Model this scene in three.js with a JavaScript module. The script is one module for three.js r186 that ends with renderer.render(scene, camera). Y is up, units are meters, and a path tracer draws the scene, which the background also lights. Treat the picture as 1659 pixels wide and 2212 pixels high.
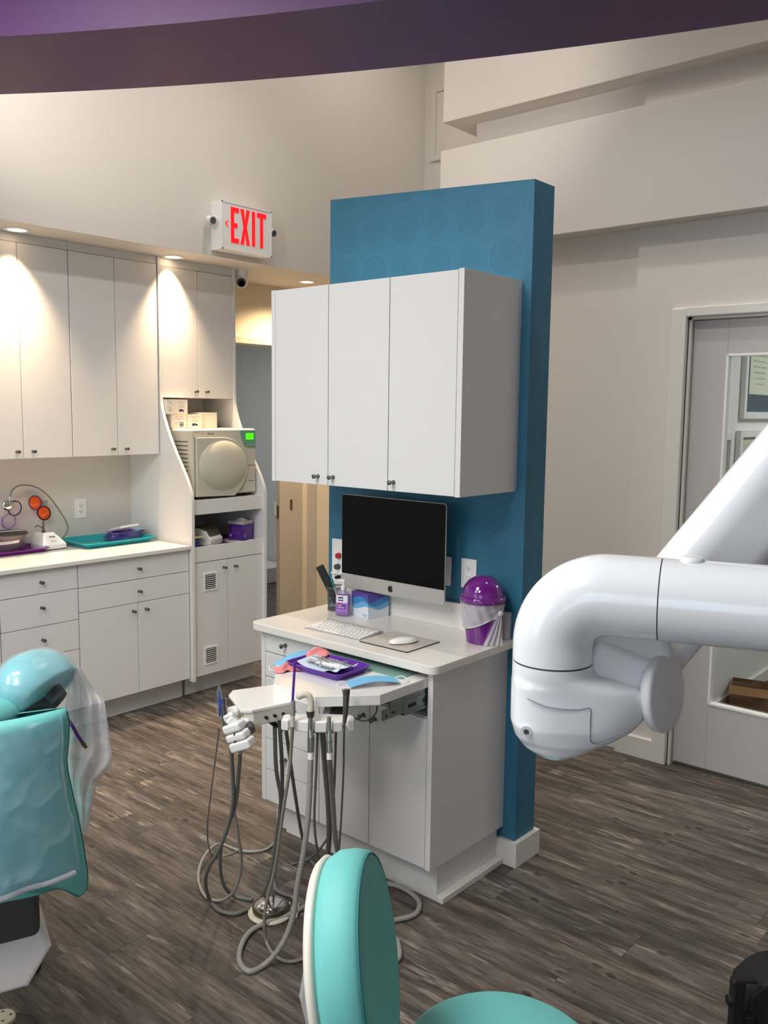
import * as THREE from 'three';
import { RoundedBoxGeometry } from 'three/addons/geometries/RoundedBoxGeometry.js';
import { mergeGeometries, toCreasedNormals } from 'three/addons/utils/BufferGeometryUtils.js';
import { RectAreaLightUniformsLib } from 'three/addons/lights/RectAreaLightUniformsLib.js';

// ---------------------------------------------------------------- camera
const scene = new THREE.Scene();
const FOC = 1903.27, IW = 1659, IH = 2212, YAW = 0.7105, PIT = -0.1153, ROL = 0.01205;
const EYE = new THREE.Vector3(0, 1.7, 0);
const FW = new THREE.Vector3(-Math.sin(YAW) * Math.cos(PIT), Math.sin(PIT), -Math.cos(YAW) * Math.cos(PIT));
const R0 = new THREE.Vector3(Math.cos(YAW), 0, -Math.sin(YAW)), U0 = new THREE.Vector3().crossVectors(R0, FW);
const RT = R0.clone().multiplyScalar(Math.cos(ROL)).addScaledVector(U0, Math.sin(ROL));
const UP = U0.clone().multiplyScalar(Math.cos(ROL)).addScaledVector(R0, -Math.sin(ROL));
const camera = new THREE.PerspectiveCamera(2 * Math.atan(IH / 2 / FOC) * 180 / Math.PI, IW / IH, 0.05, 60);
camera.position.copy(EYE);
camera.quaternion.setFromRotationMatrix(new THREE.Matrix4().makeBasis(RT, UP, FW.clone().negate()));
scene.add(camera);
const renderer = new THREE.WebGLRenderer({ antialias: true });
renderer.toneMapping = THREE.LinearToneMapping;
renderer.toneMappingExposure = 1.15;
renderer.shadowMap.enabled = true;
renderer.shadowMap.type = THREE.PCFSoftShadowMap;

// ---------------------------------------------------------------- daylight and the large lamps
scene.background = new THREE.Color(0.66, 0.82, 1.0);
scene.backgroundIntensity = 2.7;
RectAreaLightUniformsLib.init();
const WARM = 0xffdcb4, NEUTRAL = 0xfff8ee, COOL = 0xfaf8f4;
// troffers in the recess of the purple ceiling: [x, z, width along x, length along z]
const TROFFERS = [[-2.05, -0.4, 0.6, 1.2], [-2.5, 1.5, 0.6, 1.2], [-1.1, 0.7, 0.6, 1.2]];
const TROFFER_Y = 3.13, TROFFER_POWER = 15.5;
// downlights in the high ceiling over the corridor: [x, z, intensity, aim x, aim z]
const CANS = [[-2.5, -2.2, 7, -2.6, -3.0], [-1.3, -2.2, 8, -1.3, -3.0], [-0.1, -2.2, 8, -0.1, -3.0], [-3.4, -3.2, 4, -3.4, -3.4], [-2.2, -3.1, 4, -2.2, -3.3], [-1.0, -3.1, 4, -1.0, -3.3]];
const CAN_Y = 4.38;
// flat panels in the high ceiling: [x, z, width along x, length along z]
const PANELS = [[-3.1, -4.3, 1.2, 0.6], [-2.6, -2.9, 1.2, 0.6], [-3.4, -1.4, 0.6, 1.2]], PANEL_POWER = 1.7;
// spotlights standing on the purple ceiling, aimed at the walls: from, to, intensity
const SPOTS = [[[-1.95, 3.3, -2.05], [-2.62, 3.34, -3.96], 3, 0.4], [[-3.0, 3.3, -1.55], [-4.127, 3.36, -2.3], 4.5, 0.85]];
// pot lights in the low soffit above the cabinets: [x, z]
const POTS = [[-4.298, -2.198, 1], [-4.329, -3.143, 1], [-4.418, -4.301, 1.3]];
const SOFFIT_Y = 2.563, POT_POWER = 9.5;

// ---------------------------------------------------------------- helpers
const V = (x, y, z) => new THREE.Vector3(x, y, z);
const ray = (x, y) => FW.clone().addScaledVector(RT, (x - IW / 2) / FOC).addScaledVector(UP, -(y - IH / 2) / FOC);
// a photo pixel gives a direction; the plane it lies on (x, y or z = c) or a depth gives the place
const on = (axis, c, x, y) => { const d = ray(x, y); return EYE.clone().addScaledVector(d, (c - EYE[axis]) / d[axis]); };
const dp = (x, y, depth) => EYE.clone().addScaledVector(ray(x, y), depth);
let seed = 7;
const rnd = () => { seed = (seed * 1664525 + 1013904223) % 4294967296; return seed / 4294967296; };
const used = new Map();
const numbered = n => { const k = used.get(n) || 0; used.set(n, k + 1); return k ? n + '_' + String(k).padStart(3, '0') : n; };
function tag(o, label, category, group) { o.userData.label = label; o.userData.category = category; if (group) o.userData.group = group; return o; }
function thing(name, label, category, pos = V(0, 0, 0), turn = 0, group) {
  const o = new THREE.Group(); o.name = numbered(name); o.position.copy(pos); o.rotation.y = turn; scene.add(o);
  return tag(o, label, category, group);
}
const rootOf = o => { while (o.parent && o.parent !== scene) o = o.parent; return o; };
function finish(m) { m.castShadow = true; m.receiveShadow = true; return m; }
// geometry in the thing's own coordinates
function part(parent, name, geo, mat, label) {
  const m = finish(new THREE.Mesh(Array.isArray(geo) ? merge(geo) : geo, mat)); m.name = name; parent.add(m);
  if (label) m.userData.label = label;
  return m;
}
// geometry in world coordinates, for things that are not turned
function wpart(parent, name, geo, mat, label) {
  const g = Array.isArray(geo) ? merge(geo) : geo, p = rootOf(parent).position;
  g.translate(-p.x, -p.y, -p.z);
  return part(parent, name, g, mat, label);
}
// a shared geometry put at a world position
function place(parent, name, geo, mat, pos, rx = 0, ry = 0, rz = 0, label) {
  const m = part(parent, name, geo, mat, label); m.position.copy(pos).sub(rootOf(parent).position); m.rotation.set(rx, ry, rz); return m;
}
function single(name, geo, mat, label, category, group) {
  const m = finish(new THREE.Mesh(Array.isArray(geo) ? merge(geo) : geo, mat)); m.name = numbered(name);
  m.geometry.computeBoundingBox(); const b = m.geometry.boundingBox, c = V((b.min.x + b.max.x) / 2, b.min.y, (b.min.z + b.max.z) / 2);
  m.geometry.translate(-c.x, -c.y, -c.z); m.position.copy(c); scene.add(m); return tag(m, label, category, group);
}
function struct(name, geo, mat, parent) {
  const m = finish(new THREE.Mesh(Array.isArray(geo) ? merge(geo) : geo, mat)); m.name = parent ? name : numbered(name); (parent || scene).add(m);
  if (!parent) m.userData.kind = 'structure';
  return m;
}
function sgroup(name) { const o = new THREE.Group(); o.name = numbered(name); o.userData.kind = 'structure'; scene.add(o); return o; }
function merge(list) {
  const gs = list.map(g => { const n = g.index ? g.toNonIndexed() : g; for (const k of Object.keys(n.attributes)) if (!['position', 'normal', 'uv'].includes(k)) n.deleteAttribute(k); if (!n.attributes.uv) n.setAttribute('uv', new THREE.BufferAttribute(new Float32Array(n.attributes.position.count * 2), 2)); n.morphAttributes = {}; return n; });
  return mergeGeometries(gs);
}
// box between two corners; uv in metres
function bx(x0, x1, y0, y1, z0, z1) {
  const g = new THREE.BoxGeometry(Math.abs(x1 - x0), Math.abs(y1 - y0), Math.abs(z1 - z0));
  g.translate((x0 + x1) / 2, (y0 + y1) / 2, (z0 + z1) / 2); return metreUV(g);
}
function rb(x0, x1, y0, y1, z0, z1, r = 0.002, seg = 2) {
  const g = new RoundedBoxGeometry(Math.abs(x1 - x0), Math.abs(y1 - y0), Math.abs(z1 - z0), seg, r);
  g.translate((x0 + x1) / 2, (y0 + y1) / 2, (z0 + z1) / 2); return metreUV(g);
}
function metreUV(g) {
  const p = g.attributes.position, n = g.attributes.normal, uv = new Float32Array(p.count * 2);
  for (let i = 0; i < p.count; i++) {
    const ax = Math.abs(n.getX(i)), ay = Math.abs(n.getY(i)), az = Math.abs(n.getZ(i));
    if (ay >= ax && ay >= az) { uv[2 * i] = p.getX(i); uv[2 * i + 1] = p.getZ(i); }
    else if (ax >= az) { uv[2 * i] = p.getZ(i); uv[2 * i + 1] = p.getY(i); }
    else { uv[2 * i] = p.getX(i); uv[2 * i + 1] = p.getY(i); }
  }
  g.setAttribute('uv', new THREE.BufferAttribute(uv, 2)); return g;
}
function cyl(r0, r1, h, seg = 20) { return new THREE.CylinderGeometry(r1, r0, h, seg); }
// cylinder between two points
function rod(a, b, r0, r1 = r0, seg = 12) {
  const d = b.clone().sub(a), g = new THREE.CylinderGeometry(r1, r0, d.length(), seg);
  g.applyQuaternion(new THREE.Quaternion().setFromUnitVectors(V(0, 1, 0), d.clone().normalize())); const c = a.clone().add(b).multiplyScalar(0.5); return g.translate(c.x, c.y, c.z);
}
function tube(pts, r, n = 60, seg = 8, closed = false) { return new THREE.TubeGeometry(new THREE.CatmullRomCurve3(pts, closed, 'centripetal'), n, r, seg, closed); }
function lathe(prof, seg = 32) { return new THREE.LatheGeometry(prof.map(p => new THREE.Vector2(p[0], p[1])), seg); }
function shapeOf(pts) { const s = new THREE.Shape(); pts.forEach((p, i) => i ? s.lineTo(p[0], p[1]) : s.moveTo(p[0], p[1])); s.closePath(); return s; }
function ext(shape, depth, bevel = 0, seg = 2, curve = 16) {
  return new THREE.ExtrudeGeometry(shape, { depth: depth - 2 * bevel, bevelEnabled: bevel > 0, bevelSize: bevel, bevelThickness: bevel, bevelSegments: seg, curveSegments: curve }).translate(0, 0, bevel);
}
// polygon seen from above [[x, z]...] extruded from y0 up to y1
function slabPoly(pts, y0, y1, bevel = 0) { const g = ext(shapeOf(pts.map(p => [p[0], -p[1]])), y1 - y0, bevel); g.rotateX(-Math.PI / 2); g.translate(0, y0, 0); return metreUV(g); }
function roundRect(w, h, r) {
  const s = new THREE.Shape(), x = -w / 2, y = -h / 2;
  s.moveTo(x + r, y); s.lineTo(x + w - r, y); s.quadraticCurveTo(x + w, y, x + w, y + r); s.lineTo(x + w, y + h - r); s.quadraticCurveTo(x + w, y + h, x + w - r, y + h);
  s.lineTo(x + r, y + h); s.quadraticCurveTo(x, y + h, x, y + h - r); s.lineTo(x, y + r); s.quadraticCurveTo(x, y, x + r, y); return s;
}
// parametric grid surface f(u, v) -> Vector3
function grid(f, nu, nv, flip = false) {
  const pos = [], uv = [], idx = [];
  for (let j = 0; j <= nv; j++) for (let i = 0; i <= nu; i++) { const p = f(i / nu, j / nv); pos.push(p.x, p.y, p.z); uv.push(i / nu, j / nv); }
  for (let j = 0; j < nv; j++) for (let i = 0; i < nu; i++) { const a = j * (nu + 1) + i, b = a + 1, c = a + nu + 1, d = c + 1; flip ? idx.push(a, c, b, b, c, d) : idx.push(a, b, c, b, d, c); }
  const g = new THREE.BufferGeometry(); g.setAttribute('position', new THREE.Float32BufferAttribute(pos, 3)); g.setAttribute('uv', new THREE.Float32BufferAttribute(uv, 2)); g.setIndex(idx); g.computeVertexNormals(); return g;
}
const lerp = (a, b, t) => a + (b - a) * t, sstep = (a, b, x) => { const t = Math.min(1, Math.max(0, (x - a) / (b - a))); return t * t * (3 - 2 * t); };
function track(keys, t) { for (let i = 1; i < keys.length; i++) if (t <= keys[i][0]) { const k = (t - keys[i - 1][0]) / (keys[i][0] - keys[i - 1][0]), s = k * k * (3 - 2 * k); return lerp(keys[i - 1][1], keys[i][1], s); } return keys[keys.length - 1][1]; }
// lattice noise
const hash = (x, y) => { let h = (Math.imul(x, 374761393) + Math.imul(y, 668265263)) | 0; h = Math.imul(h ^ (h >>> 13), 1274126177); return ((h ^ (h >>> 16)) >>> 0) / 4294967296; };
function noise(x, y, px = 0, py = 0) {
  const ix = Math.floor(x), iy = Math.floor(y), fx = x - ix, fy = y - iy, sx = fx * fx * (3 - 2 * fx), sy = fy * fy * (3 - 2 * fy);
  const w = (a, p) => p ? ((a % p) + p) % p : a;
  const a = hash(w(ix, px), w(iy, py)), b = hash(w(ix + 1, px), w(iy, py)), c = hash(w(ix, px), w(iy + 1, py)), d = hash(w(ix + 1, px), w(iy + 1, py));
  return lerp(lerp(a, b, sx), lerp(c, d, sx), sy);
}
function dataTex(w, h, f, srgb = true) {
  const d = new Uint8Array(w * h * 4);
  for (let y = 0; y < h; y++) for (let x = 0; x < w; x++) { const c = f(x, y), i = 4 * (y * w + x); d[i] = Math.max(0, Math.min(255, c[0])); d[i + 1] = Math.max(0, Math.min(255, c[1])); d[i + 2] = Math.max(0, Math.min(255, c[2])); d[i + 3] = 255; }
  const t = new THREE.DataTexture(d, w, h); t.wrapS = t.wrapT = THREE.RepeatWrapping; t.magFilter = THREE.LinearFilter; t.minFilter = THREE.LinearMipmapLinearFilter; t.generateMipmaps = true; t.needsUpdate = true;
  if (srgb) t.colorSpace = THREE.SRGBColorSpace; return t;
}
function canvasTex(w, h, draw) {
  const c = document.createElement('canvas'); c.width = w; c.height = h; const g = c.getContext('2d'); draw(g, w, h);
  const t = new THREE.CanvasTexture(c); t.colorSpace = THREE.SRGBColorSpace; return t;
}
// flat print standing on a face: quad with corners tl, tr, bl
function quad(tl, tr, bl) {
  const br = tr.clone().add(bl).sub(tl), g = new THREE.BufferGeometry();
  g.setAttribute('position', new THREE.Float32BufferAttribute([...tl.toArray(), ...bl.toArray(), ...br.toArray(), ...tr.toArray()], 3));
  g.setAttribute('uv', new THREE.Float32BufferAttribute([0, 1, 0, 0, 1, 0, 1, 1], 2)); g.setIndex([0, 1, 2, 0, 2, 3]); g.computeVertexNormals(); return g;
}

// ---------------------------------------------------------------- materials
const mat = (color, roughness = 0.5, more = {}) => new THREE.MeshPhysicalMaterial({ color, roughness, ...more });
const fineBump = dataTex(256, 256, (x, y) => { const v = 128 + 60 * (noise(x / 4, y / 4, 64, 64) - 0.5) + 60 * (noise(x / 16, y / 16, 16, 16) - 0.5); return [v, v, v]; }, false);
const fb = (r) => { const t = fineBump.clone(); t.repeat.set(r, r); t.needsUpdate = true; return t; };
const M = {
  wall: mat('#dbd5ce', 0.75, { bumpMap: fb(3), bumpScale: 0.0006 }),
  wallCream: mat('#e0d6bd', 0.75),
  wallGrey: mat('#c9c9c4', 0.8),
  trimWhite: mat('#e3e0d8', 0.4), doorPaint: mat('#c0bdb9', 0.45),
  ceiling: mat('#e6e2da', 0.85),
  purplePaint: mat('#52295e', 0.55, { bumpMap: fb(3), bumpScale: 0.0006 }),
  cabinet: mat('#e4e3e1', 0.3),
  carcass: mat('#dcdad6', 0.5),
  counter: mat('#ebe7e0', 0.22),
  white: mat('#efeeec', 0.35),
  whiteGloss: mat('#f2f1ee', 0.18, { clearcoat: 0.5, clearcoatRoughness: 0.08 }),
  whiteWarm: mat('#e9e4d8', 0.45),
  offwhite: mat('#d8d0bb', 0.45),
  grey: mat('#8d8f8e', 0.5), darkGrey: mat('#4a4c4d', 0.55), black: mat('#0b0b0d', 0.5), blackGloss: mat('#050508', 0.05, { specularIntensity: 0.3 }),
  hoseGrey: mat('#a09d95', 0.5), hoseDark: mat('#73746f', 0.5), hoseBrown: mat('#928a7f', 0.5),
  steel: mat('#b9bab8', 0.3, { metalness: 1 }), darkSteel: mat('#7b7a77', 0.38, { metalness: 1 }), chrome: mat('#d6d6d4', 0.08, { metalness: 1 }), zinc: mat('#8f9a9a', 0.35, { metalness: 0.9 }), brass: mat('#6e5c3c', 0.4, { metalness: 0.8 }),
  alu: mat('#c3c2be', 0.4, { metalness: 0.6 }),
  teal: mat('#74cbc6', 0.5, { bumpMap: fb(30), bumpScale: 0.0003 }), tealDark: mat('#2b7f80', 0.55), tealTray: mat('#1fa3ac', 0.35),
  purple: mat('#5a2a9c', 0.35), magenta: mat('#7d1a8c', 0.25), binPurple: mat('#6f1f82', 0.12, { clearcoat: 0.6, clearcoatRoughness: 0.05 }), purpleDark: mat('#4a1b70', 0.4), lilac: mat('#a98bc9', 0.3, { transmission: 0.4, thickness: 0 }),
  pink: mat('#e88f90', 0.8), maskBlue: mat('#7cbfe8', 0.85), maskWhite: mat('#eef1f2', 0.85), paper: mat('#eceae6', 0.85), paperYellow: mat('#d2d08a', 0.8), blueBox: mat('#2a3f80', 0.6),
  orange: mat('#ea5a14', 0.15, { transmission: 0.1, thickness: 0 }), red: mat('#b3202c', 0.4), green: mat('#a8cf3a', 0.4),
  glass: mat('#ffffff', 0.02, { transmission: 1, thickness: 0 }),
  glassTeal: mat('#a9cfc6', 0.05, { transmission: 0.55, thickness: 0 }),
  plastic: mat('#f1f1f4', 0.22, { transmission: 0.72, thickness: 0, side: THREE.DoubleSide }),
  film: mat('#eef6ff', 0.2, { transmission: 0.84, thickness: 0, side: THREE.DoubleSide }),
  wrapClear: mat('#ffffff', 0.06, { transmission: 0.97, thickness: 0, side: THREE.DoubleSide }),
  bag: mat('#f3eff2', 0.45, { transmission: 0.5, thickness: 0, side: THREE.DoubleSide }),
  smokeClear: mat('#b9a9ad', 0.12, { transmission: 0.7, thickness: 0, side: THREE.DoubleSide }),
  mesh: mat('#6f7070', 0.45, { metalness: 0.6 }),
  card: mat('#8a6236', 0.85), beigeDoor: mat('#bdb6a8', 0.5),
};
const glow = (color, k) => new THREE.MeshStandardMaterial({ color: 0x000000, emissive: color, emissiveIntensity: k, roughness: 0.6 });
const knobGeo = lathe([[0, 0], [0.0085, 0], [0.0085, 0.002], [0.0055, 0.004], [0.0055, 0.016], [0.0085, 0.021], [0.0088, 0.026], [0.007, 0.028], [0, 0.028]], 16);

// ---------------------------------------------------------------- floor of vinyl planks
const TEXW = 2.44, TEXH = 1.22;
const woodTex = dataTex(2048, 1024, (x, y) => {
  const u = x / 2048, v = y / 1024, row = Math.floor(v * 8), q = row * 37;
  const wob = 0.0022 * (noise(u * 9, v * 8 + q, 9, 0) - 0.5);
  const vv = v + wob;
  const broad = noise(u * 9 + q, vv * 34, 0, 0), mid = noise(u * 24 + q * 3, vv * 120, 0, 0), fine = noise(u * 70 + q, vv * 380, 0, 0), vfine = noise(u * 220, vv * 500 + q, 0, 0);
  const patch = noise(u * 22 + 50 + q, vv * 40 + 9, 0, 0), saw = noise(u * 300, v * 18, 300, 18);
  let l = 0.30 + 0.40 * (broad - 0.5) + 0.34 * (mid - 0.5) + 0.26 * (fine - 0.5) + 0.12 * (vfine - 0.5) + 0.06 * (saw - 0.5) * sstep(0.5, 0.8, patch);
  l += 0.34 * sstep(0.66, 0.86, patch) * sstep(0.35, 0.8, fine * 0.5 + mid * 0.5);
  for (let k = 0; k < 3; k++) { const kx = hash(row * 7 + k, 3), ky = (row + 0.2 + 0.6 * hash(k, row + 11)) / 8, dx = (u - kx) * 2.44, dy = (v - ky) * 1.22, d = Math.hypot(dx * 0.7, dy * 1.3) / 0.012; if (d < 3) l += d < 1 ? -0.22 : 0.1 * (1 - Math.abs(d - 1.6) / 1.4); }
  l = Math.max(0, Math.min(1, l + 0.12));
  const warm = noise(u * 5 + q, vv * 14 + 80, 0, 0);
  return [42 + 112 * l + 3 * warm, 38 + 106 * l, 35 + 98 * l - 2 * warm];
});
woodTex.anisotropy = 8;
const woodMat = new THREE.MeshPhysicalMaterial({ map: woodTex, roughness: 0.5, bumpMap: woodTex, bumpScale: 0.0006 });
const subMat = mat('#2a2520', 0.8);
{
  const floor = sgroup('floor');
  const PW = 0.1525, PL = 1.22, gap = 0.0011, geos = [];
  for (let k = 0; k < 16; k++) {
    const g = new THREE.BoxGeometry(PL - gap, 0.006, PW - gap); g.translate(0, -0.003, 0);
    const p = g.attributes.position, uv = g.attributes.uv, u0 = (k >> 3) * 0.5 + 0.23 * hash(k, 5), v0 = ((k * 5) % 8) / 8;
    for (let i = 0; i < p.count; i++) uv.setXY(i, u0 + (p.getX(i) + PL / 2) / TEXW, v0 + (p.getZ(i) + PW / 2) / TEXH);
    geos.push(g);
  }
  struct('subfloor', bx(-8, 2.6, -0.05, -0.006, -7.5, 3.0), subMat, floor);
  let n = 0;
  for (let r = 0; r < 26; r++) {
    const z = -0.56 - r * PW, off = hash(r, 21) * PL;
    for (let c = 0; c < 6; c++) {
      const x = -5.35 + off + c * PL; if (x - PL / 2 > -0.1 || x + PL / 2 < -4.8) continue;
      const m = struct('plank', geos[Math.floor(hash(r * 13 + c, 77) * 16)], woodMat, floor); m.position.set(x, 0, z); n++;
    }
  }
  const rest = [bx(-8, -4.78, -0.006, -0.001, -6.2, -3.0), bx(-4.78, 2.6, -0.006, -0.001, -0.48, 3.0), bx(-4.78, 2.6, -0.006, -0.002, -7.5, -4.44), bx(0.5, 2.6, -0.006, -0.002, -4.44, -0.48)];
  for (const g of rest) { const uv = g.attributes.uv; for (let i = 0; i < uv.count; i++) uv.setXY(i, uv.getX(i) / TEXW, uv.getY(i) / TEXH); }
  struct('floor_far', rest, woodMat, floor);
}

// ---------------------------------------------------------------- walls, soffits, ceiling
const CE = 4.4;
struct('wall_left', [bx(-4.80, -4.70, 0, 2.7, -3.64, 3.0), bx(-4.80, -4.127, SOFFIT_Y, CE, -5.2, 3.0), bx(-4.80, -4.70, 2.7, CE, -3.64, 3.0)], M.wall);
struct('ceiling', bx(-8, 2.7, CE, CE + 0.1, -7.6, 3.1), M.ceiling);
struct('wall_back', bx(-4.8, -1.85, 0, CE, -5.3, -5.2), M.wall);
struct('wall_right', bx(2.6, 2.7, 0, CE, -7.6, 3.1), M.wall);
// wall behind the camera with two window openings
struct('wall_front', [bx(-4.8, 2.7, 0, 0.8, 3.0, 3.1), bx(-4.8, 2.7, 2.6, CE, 3.0, 3.1), bx(-4.8, -3.4, 0.8, 2.6, 3.0, 3.1), bx(-1.6, -0.4, 0.8, 2.6, 3.0, 3.1), bx(1.6, 2.7, 0.8, 2.6, 3.0, 3.1)], M.wall);
for (const [x0, x1] of [[-3.4, -1.6], [-0.4, 1.6]]) {
  const w = sgroup('window_1'.replace('1', x0 < -1 ? '1' : '2'));
  struct('window_frame', [bx(x0, x1, 0.8, 0.86, 3.02, 3.08), bx(x0, x1, 2.54, 2.6, 3.02, 3.08), bx(x0, x0 + 0.06, 0.8, 2.6, 3.02, 3.08), bx(x1 - 0.06, x1, 0.8, 2.6, 3.02, 3.08), bx((x0 + x1) / 2 - 0.025, (x0 + x1) / 2 + 0.025, 0.8, 2.6, 3.02, 3.08)], M.trimWhite, w);
  struct('pane', bx(x0 + 0.06, (x0 + x1) / 2 - 0.025, 0.86, 2.54, 3.048, 3.052), M.glass, w);
  struct('pane', bx((x0 + x1) / 2 + 0.025, x1 - 0.06, 0.86, 2.54, 3.048, 3.052), M.glass, w);
}
// access panel on the far wall
{
  const t = thing('access_panel', 'painted square access panel high on the far corridor wall', 'panel', V(-3.76, 3.475, -5.2));
  wpart(t, 'frame', [rb(-4.063, -4.02, 3.475, 3.985, -5.2, -5.182), rb(-3.5, -3.457, 3.475, 3.985, -5.2, -5.182), rb(-4.02, -3.5, 3.475, 3.518, -5.2, -5.182), rb(-4.02, -3.5, 3.942, 3.985, -5.2, -5.182)], M.wall);
  wpart(t, 'hatch', bx(-4.017, -3.503, 3.521, 3.939, -5.2, -5.19), M.wall);
}
// wall of the passage at the end of the cabinets, with an opening and a sliding door
struct('wall_passage', [bx(-4.9, -4.777, 2.145, SOFFIT_Y, -5.2, -3.64), bx(-4.9, -4.777, 0, 2.145, -5.2, -4.65), bx(-4.9, -4.70, 0, 2.145, -3.70, -3.64)], M.wallCream);
struct('trim_1', [rb(-4.785, -4.762, 2.145, 2.19, -4.76, -3.66), rb(-4.785, -4.760, 0, 2.145, -4.738, -4.652)], M.beigeDoor);
{
  const d = sgroup('door_2');
  struct('leaf', rb(-4.86, -4.82, 0.01, 2.14, -5.1, -4.417), M.beigeDoor, d);
  struct('flush_pull', [bx(-4.821, -4.8185, 0.945, 1.025, -4.545, -4.52), bx(-4.8186, -4.817, 0.95, 0.962, -4.54, -4.527)], M.brass, d);
  struct('edge_pull', bx(-4.848, -4.832, 0.885, 0.985, -4.4175, -4.4145), M.brass, d);
}
// room beyond the passage
struct('wall_passage_room', [bx(-8, -4.9, 0, 2.6, -6.1, -6.0), bx(-8.1, -8, 0, 2.6, -6.1, -3.0), bx(-8.1, -4.9, 0, 2.6, -3.0, -2.9), bx(-8.1, -4.9, 2.6, 2.7, -6.1, -2.9), bx(-4.92, -4.88, 0, 2.6, -6.0, -5.2)], M.wallGrey);
single('low_platform', rb(-7.95, -6.37, 0, 0.155, -5.98, -4.2, 0.01), M.white, 'low white platform beyond the sliding door against the grey wall', 'platform');
single('framed_picture', rb(-7.65, -7.25, 1.35, 2.0, -5.998, -5.975, 0.004), M.darkGrey, 'dark framed picture on the grey wall beyond the sliding door', 'picture');
single('outlet_plate', rb(-6.62, -6.54, 0.62, 0.76, -5.999, -5.99, 0.003), M.white, 'blank white outlet plate on the grey wall beyond the sliding door', 'outlet plate');
{
  const t = thing('ceiling_lamp', 'flat white ceiling lamp in the room beyond the sliding door', 'lamp', V(-6.4, 2.54, -4.4));
  wpart(t, 'housing', rb(-6.7, -6.1, 2.56, 2.6, -4.7, -4.1, 0.005), M.white); wpart(t, 'diffuser', bx(-6.68, -6.12, 2.552, 2.56, -4.68, -4.12), glow(0xeaf2ff, 2.2));
  const l = new THREE.RectAreaLight(0xf0f6ff, 16, 0.56, 0.56); l.name = 'passage_lamp'; l.position.set(-6.4, 2.545, -4.4); l.lookAt(-6.4, 0, -4.4); scene.add(l);
}
// corridor wall with the door, beam above it and the stepped soffit
const DX0 = -1.636, DX1 = -0.72, DT = 2.14;
struct('wall_corridor', [bx(-3.0, -1.9, 0, 2.58, -4.2, -4.078), bx(-1.9, DX0, 0, 2.58, -4.2, -4.04), bx(DX0, DX1, DT, 2.58, -4.2, -4.04), bx(DX1, 2.6, 0, 2.58, -4.2, -4.04), bx(-2.88, -1.9, 3.0, 3.3, -4.2, -4.078), bx(-1.9, 2.6, 3.0, 3.3, -4.2, -4.04)], M.wall);
struct('trim_2', rb(-3.024, 2.6, 2.571, 3.095, -4.6, -3.948, 0.004), M.wall);
struct('trim_3', rb(-3.02, 2.6, 3.244, CE, -4.9, -3.96, 0.004), M.wall);
struct('baseboard_corridor', [rb(-3.0, -1.905, 0, 0.105, -4.078, -4.055), rb(-1.905, -1.70, 0, 0.105, -4.06, -4.016, 0.004), rb(DX1 + 0.07, 2.6, 0, 0.105, -4.04, -4.016)], M.trimWhite);
{
  const d = sgroup('door_1');
  struct('casing', [rb(-1.711, DX0 - 0.004, 0, DT + 0.04, -4.06, -4.012, 0.006), rb(-1.711, DX1 + 0.075, DT, DT + 0.044, -4.06, -4.014, 0.006), rb(DX1, DX1 + 0.075, 0, DT, -4.06, -4.012, 0.006)], M.trimWhite, d);
  struct('jamb', [bx(DX0 - 0.006, DX0 + 0.012, 0, DT, -4.2, -4.04), bx(DX1 - 0.012, DX1 + 0.006, 0, DT, -4.2, -4.04), bx(DX0, DX1, DT - 0.012, DT + 0.004, -4.2, -4.04)], M.trimWhite, d);
  const L0 = -1.461, L1 = -0.90, B = 0.338, T = 1.966, zf = -4.062, zb = -4.105, a = DX0 + 0.016, b = DX1 - 0.016;
  struct('leaf', [rb(a, L0, 0.02, DT - 0.016, zb, zf), rb(L1, b, 0.02, DT - 0.016, zb, zf), rb(L0, L1, 0.02, B, zb, zf), rb(L0, L1, T, DT - 0.016, zb, zf)], M.doorPaint, d);
  struct('glazing_bead', [rb(L0 - 0.004, L0 + 0.008, B, T, zb + 0.01, zf + 0.004), rb(L1 - 0.008, L1 + 0.004, B, T, zb + 0.01, zf + 0.004), rb(L0, L1, B - 0.004, B + 0.008, zb + 0.01, zf + 0.004), rb(L0, L1, T - 0.008, T + 0.004, zb + 0.01, zf + 0.004)], M.white, d);
  struct('pane', bx(L0, L1, B, T, -4.088, -4.083), M.glass, d);
  struct('door_handle', [rod(V(b - 0.06, 1.0, zf), V(b - 0.06, 1.0, zf + 0.05), 0.011), rod(V(b - 0.06, 1.0, zf + 0.05), V(b - 0.18, 1.0, zf + 0.05), 0.009), rod(V(b - 0.06, 1.0, zf), V(b - 0.06, 1.0, zf + 0.006), 0.028)], M.steel, d);
}
// room behind the glazed door
struct('wall_office', [bx(-1.85, -1.733, 0, 2.7, -7.5, -4.2), bx(-1.85, 2.6, 0, 2.7, -7.6, -7.5), bx(-1.85, 2.7, 2.7, 2.8, -7.6, -4.2)], M.white);
struct('baseboard_office', rb(-1.733, -1.715, 0, 0.076, -7.5, -4.21), M.trimWhite);
{
  const t = thing('office_ceiling_lamp', 'square white ceiling lamp in the room behind the glazed door', 'lamp', V(-0.4, 2.65, -5.6));
  wpart(t, 'housing', rb(-0.75, -0.05, 2.66, 2.7, -5.95, -5.25, 0.005), M.white); wpart(t, 'diffuser', bx(-0.73, -0.07, 2.652, 2.66, -5.93, -5.27), glow(0xf2f8f4, 2.5));
  const l = new THREE.RectAreaLight(0xf2f8f4, 16, 0.66, 0.66); l.name = 'office_lamp'; l.position.set(-0.4, 2.645, -5.6); l.lookAt(-0.4, 0, -5.6); scene.add(l);
}
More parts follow.
